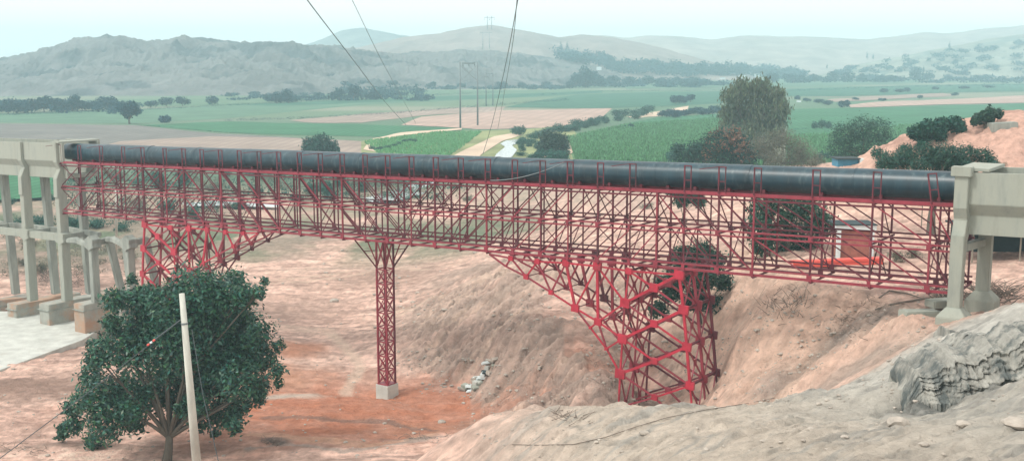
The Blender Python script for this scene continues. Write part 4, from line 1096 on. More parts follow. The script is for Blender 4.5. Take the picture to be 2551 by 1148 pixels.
px_tree('field_tree', 323, 309, [(310, 272, 13), (328, 266, 14), (340, 278, 10), (318, 284, 12), (300, 266, 10)], 1800, .95, LEAF_FAR, 'single umbrella shaped tree at the edge of the grey ploughed field', z=PLAIN, seed=32, r0=.35)
px_tree('field_bush', 410, 306, [(404, 297, 8), (416, 296, 9), (410, 300, 10)], 900, .8, LEAF_FAR, 'small round bush standing right of the umbrella shaped tree', z=PLAIN, cat='bush', seed=33)
px_tree('field_tree', 1684, 259, [(1678, 247, 9), (1692, 246, 9)], 900, .9, LEAF_FAR, 'left of the three small round trees beside the bare strip', z=PLAIN, seed=34, r0=.25)
px_tree('field_tree', 1704, 258, [(1702, 248, 8), (1708, 250, 6)], 700, .9, LEAF_FAR, 'middle of the three small round trees beside the bare strip', z=PLAIN, seed=35, r0=.25)
px_tree('field_tree', 1720, 256, [(1716, 244, 8), (1724, 242, 7)], 700, .9, LEAF_FAR, 'right of the three small round trees beside the bare strip', z=PLAIN, seed=36, r0=.25)
px_tree('terrace_bush', 2340, 352, [(2280, 330, 18), (2310, 318, 20), (2345, 312, 20), (2380, 310, 20), (2300, 340, 16), (2340, 335, 18), (2395, 318, 12)], 5000, .4, LEAF_BUSH, 'dark green hedge like bush on the left flank of the red mound', cat='bush', seed=37, tone=(.4, 1.4))
px_tree('terrace_bush', 2455, 318, [(2440, 295, 14), (2465, 282, 14), (2485, 284, 12), (2430, 302, 10), (2460, 298, 14)], 3000, .38, LEAF_TREE, 'dark bush on top of the red mound beside the grey slab', cat='bush', seed=38, tone=(.6, 1.8))
px_tree('agave_clump', 2045, 322, [(2030, 312, 9), (2048, 308, 10), (2064, 312, 9)], 900, .9, LEAF_BUSH, 'spiky green clump left of the round acacia', z=PLAIN, cat='bush', seed=39, droop=.0, aspect=.15, tone=(.7, 1.6))
px_tree('spiky_bush', 1566, 326, [(1556, 320, 6), (1572, 316, 7)], 400, .9, LEAF_BUSH, 'small spiky bush in the middle of the green maize field', z=PLAIN, cat='bush', seed=40)
px_tree('field_bush', 2104, 268, [(2096, 260, 8), (2110, 258, 8)], 500, 1.0, LEAF_FAR, 'dark bush beside the bare strip right of the eucalyptus', z=PLAIN, cat='bush', seed=41)

# --- shrub kinds shared by the scrub and the far tree lines
def shrub_proto(n, size, mat, seed, h=1.0, w=1.0, trunk=.0, **kw):
    rg = random.Random(seed); lobes = []
    for _ in range(7):
        a = rg.uniform(0, 6.28); r = rg.uniform(.1, .55) * w
        rad = rg.uniform(.28, .5)
        lobes.append((Vector((math.cos(a) * r, math.sin(a) * r, trunk + rg.uniform(.3, .75) * h)), (rad * w, rad * w, rad * .8 * h)))
    V, T = leaves(lobes, n, size, seed, **kw)
    cr = quads_mesh('crown', V, T, mat)
    o = limbs((0, 0, 0), lobes, .045, .4, seed, sub=False, min_r=.01).build('trunk', BARK)
    tr = o.data; bpy.data.objects.remove(o)
    return cr, tr
PROTO = {
    'green': [shrub_proto(750, .15, LEAF_BUSH, 51 + k, tone=(.5, 1.8)) for k in range(3)],
    'grey': [shrub_proto(700, .15, LEAF_GREY, 61 + k, aspect=.25, shell=.3) for k in range(2)],
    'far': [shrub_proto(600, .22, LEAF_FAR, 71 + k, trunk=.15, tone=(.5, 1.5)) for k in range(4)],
    'tall': [shrub_proto(500, .2, LEAF_FAR, 81 + k, h=2.2, w=.7, trunk=.2) for k in range(2)],
}
def plant(name, kind, P, w, h, label, group, cat='bush', k=None):
    cr, tr = random.choice(PROTO[kind]) if k is None else PROTO[kind][k % len(PROTO[kind])]
    root = empty(name, P, label, cat, group)
    M = Matrix.Rotation(random.uniform(0, 6.28), 4, 'Z') @ Matrix.Diagonal((w, w, h, 1))
    c = link('crown', cr, root); c.matrix_basis = M
    t = link('trunk', tr, root); t.matrix_basis = M
    return root
def plant_px(name, kind, px, py, wpx, hpx, label, group, cat='bush', base=None):
    P = base or hit(px, py); sc = P.y / F0
    return plant(name, kind, P - Vector((0, 0, .15)), wpx * sc * .55, hpx * sc * .95, label, group, cat)
# scrub on the far bank, seen through the lattice
for (px, py, w, h, kd) in [(205, 448, 70, 30, 'grey'), (290, 450, 60, 30, 'grey'), (400, 470, 80, 50, 'green'), (450, 462, 60, 45, 'green'), (340, 520, 70, 40, 'grey'), (420, 530, 70, 40, 'green'), (480, 545, 60, 36, 'green'), (250, 520, 60, 34, 'grey'),
                           (530, 480, 50, 30, 'grey'), (590, 520, 60, 22, 'green'), (645, 485, 60, 30, 'green'), (700, 470, 40, 22, 'grey'), (770, 490, 60, 45, 'green'), (820, 495, 70, 50, 'green'), (850, 470, 50, 36, 'green'), (900, 478, 50, 30, 'green'), (960, 452, 60, 24, 'green'),
                           (740, 502, 50, 22, 'green'), (1010, 450, 40, 20, 'green'), (1130, 470, 40, 18, 'grey'), (1170, 500, 50, 18, 'grey'), (60, 555, 50, 26, 'grey'), (25, 510, 40, 20, 'green'), (120, 500, 40, 16, 'green'), (560, 440, 40, 18, 'green'), (630, 438, 36, 16, 'green')]:
    plant_px('scrub_bush', kd, px, py, w, h, 'grey green scrub bush on the far bank behind the lattice' if kd == 'grey' else 'leafy green scrub bush on the far bank behind the lattice', 'scrub on the far bank')
for (px, py, w, h, kd) in [(70, 610, 60, 22, 'grey'), (110, 560, 70, 28, 'green'), (190, 566, 70, 30, 'green'), (160, 552, 60, 24, 'green'), (240, 566, 60, 26, 'green'), (300, 575, 60, 22, 'green'), (100, 680, 60, 36, 'grey'), (60, 660, 50, 26, 'grey'), (280, 620, 60, 26, 'grey'), (320, 650, 60, 30, 'grey')]:
    plant_px('bank_bush', kd, px, py, w, h, 'low grey bush on the bank behind the old flume legs' if kd == 'grey' else 'low green bush on the bank behind the old flume legs', 'bushes behind the flume legs')
# stream side greenery above the pipe
for i in range(26):
    t = i / 25; px = 1290 + 330 * t + random.uniform(-14, 14); py = 366 - 86 * t ** .8 + random.uniform(-8, 6)
    plant_px('stream_bush', 'green', px, py, random.uniform(34, 58), random.uniform(13, 24), 'green bush in the belt along the stream', 'bushes along the stream', base=atZ(px, py, PLAIN))
for i in range(22):
    px = random.uniform(1290, 1420); py = random.uniform(335, 400)
    plant_px('waterside_bush', 'green', px, py, random.uniform(26, 48), random.uniform(13, 28), 'low green bush crowding the stream bend above the pipe', 'bushes at the stream bend', base=atZ(px, py, PLAIN))
for i in range(9):
    px = 925 + i * 14; py = 378 - i * 3 + random.uniform(-4, 4)
    plant_px('ditch_bush', 'green', px, py, 24, 13, 'small green bush along the ditch right of the round field bush', 'bushes along the ditch', base=atZ(px, py, PLAIN))
for i in range(14):
    px = 1650 + i * 11; py = 294 - i * .9 + random.uniform(-3, 3)
    plant_px('hedge_bush', 'far', px, py, 34, 16, 'bush in the hedge left of the eucalyptus', 'hedge beside the eucalyptus', base=atZ(px, py, PLAIN))
# scrub round the terrace and at the foot of the mound
for (px, py, w, h, kd) in [(1610, 520, 50, 20, 'grey'), (2110, 640, 50, 40, 'grey'), (2230, 650, 70, 40, 'grey'), (2270, 640, 60, 36, 'grey'), (2060, 405, 60, 30, 'green'), (2240, 395, 50, 34, 'grey'), (2320, 350, 40, 20, 'green'), (1680, 415, 60, 44, 'green'), (2020, 418, 50, 30, 'grey'), (2190, 400, 50, 40, 'green'), (2255, 385, 50, 34, 'green'), (2290, 372, 46, 30, 'green'), (2490, 415, 40, 22, 'grey')]:
    plant_px('terrace_scrub', kd, px, py, w, h, 'grey scrub on the terrace behind the bridge' if kd == 'grey' else 'green scrub on the terrace behind the bridge', 'scrub on the terrace')
# far trees along the foot of the rocky hills
ORD = ['first', 'second', 'third', 'fourth', 'fifth', 'sixth', 'seventh', 'eighth', 'ninth', 'tenth', 'eleventh', 'twelfth', 'thirteenth', 'fourteenth', 'fifteenth', 'sixteenth']
def tree_line(name, kind, pts, label, group):
    vis = sorted([p for p in pts if p[0] > 0 and p[0] < W0], key=lambda p: p[0])
    for p in pts:
        px, py, w, h = p
        lab = label + ', ' + (ORD[vis.index(p)] + ' from the left' if p in vis else 'cut by the frame edge')
        plant_px(name, kind, px, py, w, h, lab, group, 'tree', base=atZ(px, py, PLAIN))
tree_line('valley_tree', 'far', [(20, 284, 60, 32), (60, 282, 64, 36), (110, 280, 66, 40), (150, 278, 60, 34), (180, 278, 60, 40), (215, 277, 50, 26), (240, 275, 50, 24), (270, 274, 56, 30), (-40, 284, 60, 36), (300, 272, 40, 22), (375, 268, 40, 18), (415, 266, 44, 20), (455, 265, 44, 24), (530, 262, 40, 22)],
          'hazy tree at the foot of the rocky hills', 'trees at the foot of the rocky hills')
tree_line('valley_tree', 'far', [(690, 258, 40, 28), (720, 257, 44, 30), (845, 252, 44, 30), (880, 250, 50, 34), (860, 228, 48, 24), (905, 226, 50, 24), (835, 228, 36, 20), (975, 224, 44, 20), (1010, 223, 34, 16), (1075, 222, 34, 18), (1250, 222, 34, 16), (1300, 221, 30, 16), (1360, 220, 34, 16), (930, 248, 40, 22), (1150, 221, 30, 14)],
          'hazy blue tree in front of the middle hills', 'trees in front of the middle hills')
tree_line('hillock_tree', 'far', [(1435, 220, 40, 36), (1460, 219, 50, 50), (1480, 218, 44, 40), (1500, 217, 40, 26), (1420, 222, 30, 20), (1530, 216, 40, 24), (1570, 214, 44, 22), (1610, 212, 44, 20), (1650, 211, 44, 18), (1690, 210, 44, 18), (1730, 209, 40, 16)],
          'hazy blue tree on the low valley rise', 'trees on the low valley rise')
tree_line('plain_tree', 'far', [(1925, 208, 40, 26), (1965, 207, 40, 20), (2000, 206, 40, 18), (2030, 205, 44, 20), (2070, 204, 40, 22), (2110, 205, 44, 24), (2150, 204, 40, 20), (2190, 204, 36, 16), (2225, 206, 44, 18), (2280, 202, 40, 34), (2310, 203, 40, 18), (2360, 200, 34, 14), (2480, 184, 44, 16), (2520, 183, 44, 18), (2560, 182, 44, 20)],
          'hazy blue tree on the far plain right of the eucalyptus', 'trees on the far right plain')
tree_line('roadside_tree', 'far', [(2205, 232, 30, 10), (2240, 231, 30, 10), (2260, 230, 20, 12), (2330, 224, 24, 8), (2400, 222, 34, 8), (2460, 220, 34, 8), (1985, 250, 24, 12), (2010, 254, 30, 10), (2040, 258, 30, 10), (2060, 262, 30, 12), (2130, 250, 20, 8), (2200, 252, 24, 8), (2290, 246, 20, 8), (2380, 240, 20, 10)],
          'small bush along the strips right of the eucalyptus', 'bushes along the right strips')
for (px, py, h) in [(1398, 132, 26), (1413, 133, 24), (2160, 150, 20), (2175, 152, 16), (2364, 130, 22), (2060, 175, 14), (2300, 190, 22)]:
    P = hit(px, py); sc = P.y / F0
    plant('poplar_tree', 'tall', P, h * .30 * sc, h * .42 * sc, 'tall narrow hazy tree standing up from the far slopes', 'tall narrow far trees', 'tree')
def bank_pt(rg):
    px = rg.uniform(150, 1150); py = rg.uniform(432, 545) if px < 620 else rg.uniform(428, 505); P = hit(px, py); sc = P.y / F0
    return P, rg.uniform(22, 54) * sc, rg.uniform(12, 30) * sc
# the far wood in the middle distance reads as one mass
def mass(name, ptsfn, n, size, mat, seed, label=None):
    rg = np.random.default_rng(seed); V = []; T = []
    for k in range(n):
        P, w, h = ptsfn(rg)
        lobes = [(Vector((P.x + rg.normal() * w * .3, P.y + rg.normal() * w * .3, P.z + h * rg.uniform(.3, .75))), (w * .5, w * .5, h * .35)) for _ in range(3)]
        v, t = leaves(lobes, 110, size * w, seed + k, tone=(.6, 1.5)); V.append(v); T.append(t)
    o = link(name, quads_mesh(name, np.concatenate(V), np.concatenate(T), mat)); tag(o, label, kind='stuff'); return o
def band_pt(x0, x1, y0, y1, w0, w1, h0, h1):
    def f(rg):
        px = rg.uniform(x0, x1); P = atZ(px, rg.uniform(y0, y1), PLAIN); sc = P.y / F0
        return P, rg.uniform(w0, w1) * sc, rg.uniform(h0, h1) * sc
    return f
for k, (a, n) in enumerate([((-60, 340, 266, 284, 24, 44, 9, 26), 60), ((560, 1060, 238, 252, 18, 36, 5, 12), 40), ((660, 760, 250, 258, 20, 34, 10, 24), 16), ((820, 1060, 224, 250, 20, 40, 8, 20), 36), ((1060, 1420, 219, 224, 18, 34, 5, 12), 34), ((1420, 1800, 206, 219, 24, 44, 7, 18), 60), ((1900, 2600, 196, 208, 22, 44, 6, 15), 60), ((2150, 2600, 180, 190, 20, 40, 5, 13), 30)]):
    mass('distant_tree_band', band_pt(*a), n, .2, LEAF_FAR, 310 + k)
def flume_pt(y0, y1):
    def f(rg):
        px = rg.uniform(0, 345); P = hit(px, rg.uniform(y0, y1)); sc = P.y / F0
        return P, rg.uniform(16, 40) * sc, rg.uniform(8, 22) * sc
    return f
mass('bank_scrub', flume_pt(545, 578), 50, .11, LEAF_BUSH, 296)
mass('dry_bank_scrub', flume_pt(585, 690), 60, .10, LEAF_GREY, 297)
mass('bank_scrub', bank_pt, 190, .10, LEAF_BUSH, 300)
mass('dry_bank_scrub', bank_pt, 170, .10, LEAF_GREY, 299)
def wood_pt(rg):
    px = rg.uniform(1395, 1990)
    top = np.interp(px, [1395, 1480, 1560, 1700, 1850, 1990], [135, 150, 165, 172, 178, 190]); bot = np.interp(px, [1395, 1480, 1560, 1700, 1850, 1990], [150, 168, 186, 192, 192, 198])
    P = hit(px, rg.uniform(top, bot)); P = P if P.y < 2600 else atZ(px, 195, PLAIN)
    sc = P.y / F0
    return P, rg.uniform(22, 36) * sc, rg.uniform(15, 27) * sc
mass('distant_wood', wood_pt, 190, .22, LEAF_FAR, 301)
def slope_pt(rg):
    px = rg.uniform(2080, 2700); py = rg.uniform(np.interp(px, [2080, 2300, 2551], [178, 135, 110]), 190)
    P = hit(px, py); P = P if P.y < 2600 else atZ(px, 195, PLAIN); sc = P.y / F0
    return P, rg.uniform(14, 26) * sc, rg.uniform(8, 15) * sc
mass('distant_wood', slope_pt, 110, .22, LEAF_FAR, 302)
# hedges: long low rows that read as lines
def hedge(pix, wpx, hpx, seed):
    rg = np.random.default_rng(seed); lobes = []
    for (x0, y0), (x1, y1) in zip(pix[:-1], pix[1:]):
        n = max(2, int(abs(x1 - x0) / 12))
        for k in range(n):
            t = (k + rg.uniform(0, 1)) / n; P = atZ(x0 + (x1 - x0) * t, y0 + (y1 - y0) * t, PLAIN); sc = P.y / F0
            h = hpx * sc * rg.uniform(.6, 1.2); lobes.append((P + UP * h * .45, (wpx * sc, wpx * sc * 1.2, h * .55)))
    V, T = leaves(lobes, 60 * len(lobes), .9 * hpx / F0 * lobes[0][0].y * .35, seed, tone=(.5, 1.4))
    tag(link('hedge', quads_mesh('hedge', V, T, LEAF_FAR)), kind='stuff')
hedge([(560, 302), (760, 296), (1000, 282), (1250, 262), (1420, 250)], 12, 6, 401)
hedge([(0, 288), (300, 278), (600, 262), (900, 246), (1250, 231)], 12, 6, 402)
hedge([(1300, 240), (1500, 229), (1800, 226)], 10, 4, 403)
hedge([(1960, 228), (2250, 218), (2551, 212)], 10, 5, 404)
hedge([(1500, 290), (1560, 276), (1640, 270), (1720, 258)], 8, 3, 405)
hedge([(345, 313), (430, 318), (520, 328), (640, 336)], 6, 2.5, 406)
hedge([(1960, 326), (2080, 318), (2230, 314)], 8, 5, 407)
# maize plants in the near field: nobody could count them
def crop_rows(pix, n, h, seed, tone):
    rg = np.random.default_rng(seed)
    poly = np.array([tuple(atZ(x, y, PLAIN))[:2] for x, y in pix])
    lo, hi = poly.min(0), poly.max(0); pts = []
    while len(pts) < n:
        c = rg.uniform(lo, hi, (n, 2)); c[:, 1] = np.round(c[:, 1] / 1.5) * 1.5 + rg.normal(size=n) * .12
        ins = np.zeros(n, bool); j = len(poly) - 1
        for i in range(len(poly)):
            xi, yi = poly[i]; xj, yj = poly[j]
            k = ((yi > c[:, 1]) != (yj > c[:, 1])) & (c[:, 0] < (xj - xi) * (c[:, 1] - yi) / (yj - yi + 1e-9) + xi); ins ^= k; j = i
        pts += c[ins].tolist()
    c = np.array(pts[:n]); V = []
    P = np.concatenate([c, np.full((n, 1), PLAIN + .1)], 1)
    for _ in range(3):
        a = rg.uniform(0, 6.28, n); d = np.stack([np.cos(a), np.sin(a), np.zeros(n)], 1); H = h * rg.uniform(.6, 1.15, n)[:, None]
        s = np.stack([-d[:, 1], d[:, 0], np.zeros(n)], 1) * .16
        tip = P + d * H * .35 + np.array([0, 0, 1]) * H
        V.append(np.stack([P - s, P + s, tip + s * .5, tip - s * .5], 1))
    V = np.concatenate(V); t = rg.uniform(tone[0], tone[1], len(V))[:, None] * np.ones(3)
    tag(link('maize_crop', quads_mesh('maize_crop', V, t, LEAF_CROP)), kind='stuff')
crop_rows([(1415, 350), (1560, 318), (1780, 302), (1850, 302), (1900, 418), (1700, 418), (1440, 412)], 15000, 1.5, 501, (1.0, 2.4))
crop_rows([(1960, 345), (2100, 338), (2250, 318), (2420, 312), (2420, 410), (1960, 415)], 7000, 1.4, 502, (1.1, 2.4))
crop_rows([(905, 354), (1090, 331), (1200, 330), (1150, 370), (1100, 402), (960, 402)], 5000, .6, 503, (1.7, 3.0))

# ================================================================== POWER LINE, POLE, HUT AND LOOSE THINGS
def h_pylon(xl, yl, xr, yr_, ytop, arm0, arm1, yarm, label, P0=None, P1=None, thick=1.0, spike=True):
    a = P0 or atZ(xl, yl, PLAIN); b = P1 or atZ(xr, yr_, PLAIN); Y = (a.y + b.y) / 2; sc = Y / F0
    H = atY(xl, ytop, a.y).z
    root = empty('power_pylon', (a + b) / 2, label, 'power pylon', 'two legged power pylons')
    r = .16 * thick
    for P in (a, b):
        MB().tube([P - UP * .5, Vector((P.x, P.y, H))], [r * 1.3, r * .8], 8).build('leg', STEEL, root, smooth=True)
    d = (b - a); d.z = 0; mid = (a + b) / 2; d.normalize(); L = (arm1 - arm0) * sc / 2
    z = H - (yarm - ytop) * sc; c = Vector((mid.x, mid.y, z))
    ca_m = MB().beam(c - d * L, c + d * L, .22 * thick, .26 * thick).build('crossarm', STEEL, root)
    for t in (-.98, 0, .98):
        p = c + d * (L * t)
        MB().tube([p, p - UP * (12 * sc * .22), p - UP * (12 * sc * .28), p - UP * (12 * sc * .55)], [.05, .05, .13 * thick, .1 * thick], 6).build('insulator', STEEL, ca_m)
    q = .35
    bar('brace', root, a + UP * (z - a.z) * .72, b + UP * (z - b.z) * .97, .07 * thick, .07 * thick, STEEL)
    bar('brace', root, b + UP * (z - b.z) * .72, a + UP * (z - a.z) * .97, .07 * thick, .07 * thick, STEEL)
    return [c + d * (L * t) - UP * (12 * sc * .55) for t in (-.98, 0, .98)]
w0 = h_pylon(1147, 320, 1190, 313, 155, 1122, 1207, 158, 'nearest two legged power pylon with crossarm standing at the tan field edge', thick=1.7)
w1 = h_pylon(1211, 265, 1228, 263, 180, 1196, 1243, 184, 'smaller two legged power pylon just right of the nearest one', thick=1.5)
pA, pB = hit(1203, 123), hit(1219, 123)
pA.y = pB.y = (pA.y + pB.y) / 2
w2 = h_pylon(1203, 123, 1219, 123, 78, 1196, 1227, 82, 'hazy two legged power pylon on the slope of the smooth hill', pA, pB, 2.2)
pA, pB = hit(1214, 74), hit(1225, 74)
pA.y = pB.y = max(pA.y, pB.y)
h_pylon(1214, 74, 1225, 74, 40, 1208, 1233, 44, 'faint two legged power pylon on the crest of the smooth hill', pA, pB, 2.6)
def cable(name, A, Bp, sag, r, label, group, cat='cable', mat=WIRE, n=28):
    pts = [A.lerp(Bp, t) - UP * (sag * 4 * t * (1 - t)) for t in np.linspace(0, 1, n)]
    return tag(MB().tube(pts, r, 5).build(name, mat, smooth=True), label, cat, group)
for k in range(3):
    cable('power_line', w0[k], w1[k], 1.5, .035, 'thin power line between the two pylons on the plain', 'lines between the pylons')
    cable('power_line', w1[k], w2[k], 4, .05, 'thin power line climbing from the plain to the smooth hill', 'lines up the hill')
# long cables coming down from above the frame to the plain
def skyline_cable(pts, r, label):
    P = [atY(x, y, Y) for x, y, Y in pts]
    out = []
    for i in range(len(P) - 1):
        for t in np.linspace(0, 1, 12, endpoint=False):
            a = P[max(i - 1, 0)]; b = P[i]; c = P[i + 1]; d = P[min(i + 2, len(P) - 1)]
            out.append(.5 * ((2 * b) + (c - a) * t + (2 * a - 5 * b + 4 * c - d) * t * t + (3 * b - a - 3 * c + d) * t ** 3))
    out.append(P[-1])
    rad = [r * (1 + .0 * k) for k in range(len(out))]
    tag(MB().tube(out, rad, 6).build('overhead_cable', WIRE, smooth=True), label, 'cable', 'overhead cables crossing the valley')
skyline_cable([(690, -110, 120), (765, 0, 150), (880, 150, 230), (960, 255, 320), (1012, 312, 395)], .075, 'leftmost overhead cable slanting down to the green field')
skyline_cable([(820, -110, 140), (877, 0, 180), (950, 150, 260), (1005, 250, 340), (1036, 308, 405)], .05, 'second overhead cable from the left, fainter, slanting down to the green field')
skyline_cable([(1309, -110, 110), (1290, 0, 130), (1262, 150, 190), (1228, 300, 255), (1203, 384, 268)], .06, 'overhead cable ending by the dirt track above the pipe')
skyline_cable([(1302, -110, 130), (1288, 0, 160), (1277, 110, 220), (1255, 240, 320), (1240, 322, 390)], .065, 'overhead cable ending at the tan field right of the nearest pylon')

# the pale pole in front of the dark tree
PY = 58.0
pb, pt = atY(494, 1200, PY), atY(453, 731, PY)
dirp = (pt - pb).normalized(); gz = drop(pb.x, pb.y)
foot = pt + (pb - pt) * ((pt.z - gz + .8) / (pt.z - pb.z))
pole = empty('utility_pole', foot, 'plain pale concrete pole leaning in front of the dark tree', 'pole')
shaft = MB().tube([foot, foot.lerp(pt, .5), pt], [.27, .21, .145], 14).build('shaft', POLE_M, pole, smooth=True)
MB().tube([foot.lerp(pt, .86), foot.lerp(pt, .868)], [.185, .185], 14).build('band', STEEL, shaft)
att = atY(452, 795, PY)
g0 = atY(-60, 1185, PY - 8); g1 = att
gw = empty('guy_wire', g0, 'guy wire from the pale pole down to the lower left, red and white insulator', 'guy wire', 'guy wires of the pale pole')
MB().tube([g0, g0.lerp(g1, .5) - UP * .1, g1], .022, 6).build('wire', WIRE, gw)
for t, m in ((.845, ORANGE_RED), (.83, WHITE), (.815, ORANGE_RED)):
    p = g0.lerp(g1, t); MB().tube([p, g0.lerp(g1, t + .01)], [.055, .055], 8).build('insulator', m, gw)
MB().tube([g0.lerp(g1, .85), g1], .045, 6).build('sleeve', WIRE, gw)
tag(MB().tube([atY(478, 820, PY), atY(505, 980, PY - 1), atY(548, 1165, PY - 2)], .022, 6).build('guy_wire', WIRE), 'guy wire dropping from the pale pole to the right', 'guy wire', 'guy wires of the pale pole')

# small brick kiosk with white frame, red steel stack, blue hut
kb = hit(2128, 643); sc = kb.y / F0
kio = empty('brick_kiosk', kb, 'small red brick kiosk with white frame seen through the right truss', 'kiosk')
ww, hh, dd = 84 * sc, 74 * sc, 1.8
MB().box(kb + Vector((0, dd / 2, hh / 2)), (ww - .1, dd, hh - .06)).build('wall', BRICK, kio)
for sgn in (-1, 1): MB().box(kb + Vector((sgn * ww / 2, -.04, hh / 2)), (.26, .3, hh)).build('frame_post', WHITE, kio, bevel=.01)
MB().box(kb + Vector((0, -.03, hh + .12)), (ww + .5, .32, .36)).build('frame_lintel', WHITE, kio, bevel=.01)
MB().box(kb + Vector((0, dd / 2, hh + .34)), (ww + .6, dd + .5, .08)).build('roof_sheet', DARK, kio)
st = hit(2085, 662)
for k in range(6):
    a = hit(1972, 668) + Vector((0, .25 * (k % 3), .12 + .22 * (k // 3))); b = hit(2200, 658) + Vector((0, .25 * (k % 3), .12 + .22 * (k // 3)))
    a = a + (b - a) * (.015 * (k * 7 % 5)); zm = max(a.z, b.z); 
    tag(MB().beam(a, b, .2, .19).build('steel_beam', ORANGE_RED, bevel=.01), 'bright red steel beam in the stack lying on the terrace before the brick kiosk', 'steel beam', 'stack of red steel beams')
hb = hit(2112, 416); sc = hb.y / F0
hut = empty('blue_hut', hb, 'small blue hut showing just above the pipe under the round acacia', 'hut')
tz = atY(2112, 397, hb.y).z
MB().box(Vector((hb.x, hb.y + 1, (hb.z + tz) / 2)), (52 * sc, 2.2, tz - hb.z)).build('wall', BLUE, hut)
MB().box(Vector((hb.x, hb.y + 1, tz + .06)), (62 * sc, 2.8, .12)).build('roof_sheet', DARK, hut)
MB().box(Vector((hb.x + 32 * sc, hb.y - .3, tz - .35)), (10 * sc, .5, 1.0)).build('water_tank', WHITE, hut, bevel=.1)
# shade shelter under the right flume
sb = hit(2540, 650)
sh = empty('shade_shelter', sb, 'dark shade cloth shelter on thin posts behind the legs of the right flume', 'shelter')
for (dx, dy) in ((-3.2, 0), (0, 0), (3.2, 0), (-3.2, 3.5), (3.2, 3.5)):
    MB().tube([sb + Vector((dx, dy, -.3)), sb + Vector((dx, dy, 2.1))], .06, 6).build('post', BARK_PALE, sh)
MB().box(sb + Vector((0, 1.8, 2.15)), (7.2, 4.4, .12)).build('shade_roof', DARK, sh)
MB().box(sb + Vector((0, 3.6, 1.0)), (6.6, .08, 2.0)).build('shade_screen', DARK, sh)
b2 = hit(2330, 600)
tag(MB().tube([hit(2295, 570), hit(2295, 570) + UP * 2.0], .05, 6).build('fence_post', BARK_PALE), 'thin wooden post standing right of the brick kiosk', 'post')
# grey slab on the mound
mp_ = hit(2500, 318)
tag(MB().beam(mp_ + Vector((-1.3, .3, -.05)), mp_ + Vector((1.2, 0, .1)), 1.6, .95).build('concrete_slab', CONC_OLD, bevel=.06), 'grey concrete slab sticking out of the top of the red mound', 'concrete slab')
# far white houses
for (px, py, w, h) in [(1492, 176, 12, 9), (1850, 196, 16, 8), (1888, 194, 16, 9), (1990, 255, 10, 5), (2040, 200, 14, 6), (1800, 198, 12, 5)]:
    P = hit(px, py); sc = P.y / F0
    r_ = empty('far_house', P, 'tiny pale house in the hazy middle distance', 'house', 'far pale houses')
    MB().box(P + UP * (h * sc / 2), (w * sc, w * sc * .7, h * sc)).build('wall', WHITE, r_)
    MB().box(P + UP * (h * sc * 1.04), (w * sc * 1.08, w * sc * .78, h * sc * .09)).build('roof', CONC_OLD, r_)

# ------------------------------------------------------------------ rubble, stones, branches, hose
def stone_mesh(seed, sub=2):
    bm = bmesh.new(); bmesh.ops.create_icosphere(bm, subdivisions=sub, radius=1)
    rg = random.Random(seed); o = Vector((rg.uniform(0, 50), rg.uniform(0, 50), 0))
    for v in bm.verts:
        n = float(fbm(np.array([v.co.x * 1.3 + o.x + v.co.z]), np.array([v.co.y * 1.3 + o.y - v.co.z * .7]), 3)[0])
        v.co *= 1 + .5 * n; v.co.z *= .62
    me = bpy.data.meshes.new('stone'); bm.to_mesh(me); bm.free(); me.materials.append(ROCK); return me
STM = [stone_mesh(k) for k in range(4)]
STM1 = [stone_mesh(k + 9, 1) for k in range(4)]
def put(name, me, px, py, r, label, cat='stone', group=None, P=None):
    P = P or hit(px, py); o = link(name, me); o.matrix_basis = Matrix.Translation(P + UP * r * .25) @ Matrix.Rotation(random.uniform(0, 6.28), 4, 'Z') @ Matrix.Diagonal((r, r * random.uniform(.7, 1.1), r * random.uniform(.7, 1), 1))
    return tag(o, label, cat, group)
put('stone', STM[0], 833, 752, .42, 'small brown rock lying on the open riverbed left of the mast')
put('stone', STM[1], 1604, 1082, .22, 'small pale stone on the grey foreground slope below the right pier')
put('stone', STM[2], 1100, 1053, .25, 'pale stone on the red earth right of the mast block')
for (px, py, r) in [(2235, 1058, .3), (2020, 1070, .12), (2040, 1008, .13), (2090, 985, .1), (2105, 1090, .12), (2512, 830, .2), (2530, 1060, .3), (1760, 1120, .09), (1900, 1100, .09), (2300, 1110, .14), (2400, 1060, .2)]:
    put('stone', random.choice(STM), px, py, r, 'loose grey stone on the foreground slope below the rock ledges', group='stones on the foreground slope')
# rubbish heap by the gullied slope
rh = hit(1195, 950)
heap = empty('rubbish_heap', rh, 'heap of white and dark rubbish at the foot of the gullied slope', 'rubbish heap')
rg = random.Random(5)
for k in range(26):
    p = rh + Vector((rg.gauss(0, .6), rg.gauss(0, .32), 0)); p.z = drop(p.x, p.y) + rg.uniform(.02, .35)
    q = MB(); ax = Matrix.Rotation(rg.uniform(0, 3), 3, 'Z') @ Matrix.Rotation(rg.uniform(-.5, .5), 3, 'X')
    q.box(p, (rg.uniform(.25, .8), rg.uniform(.2, .6), rg.uniform(.12, .35)), tuple(ax.col[i] for i in range(3)))
    q.build('rubbish_piece', rg.choice((WHITE, WHITE, CONC, DARK, ROCK, CONC_WHITE)), heap, bevel=.03)
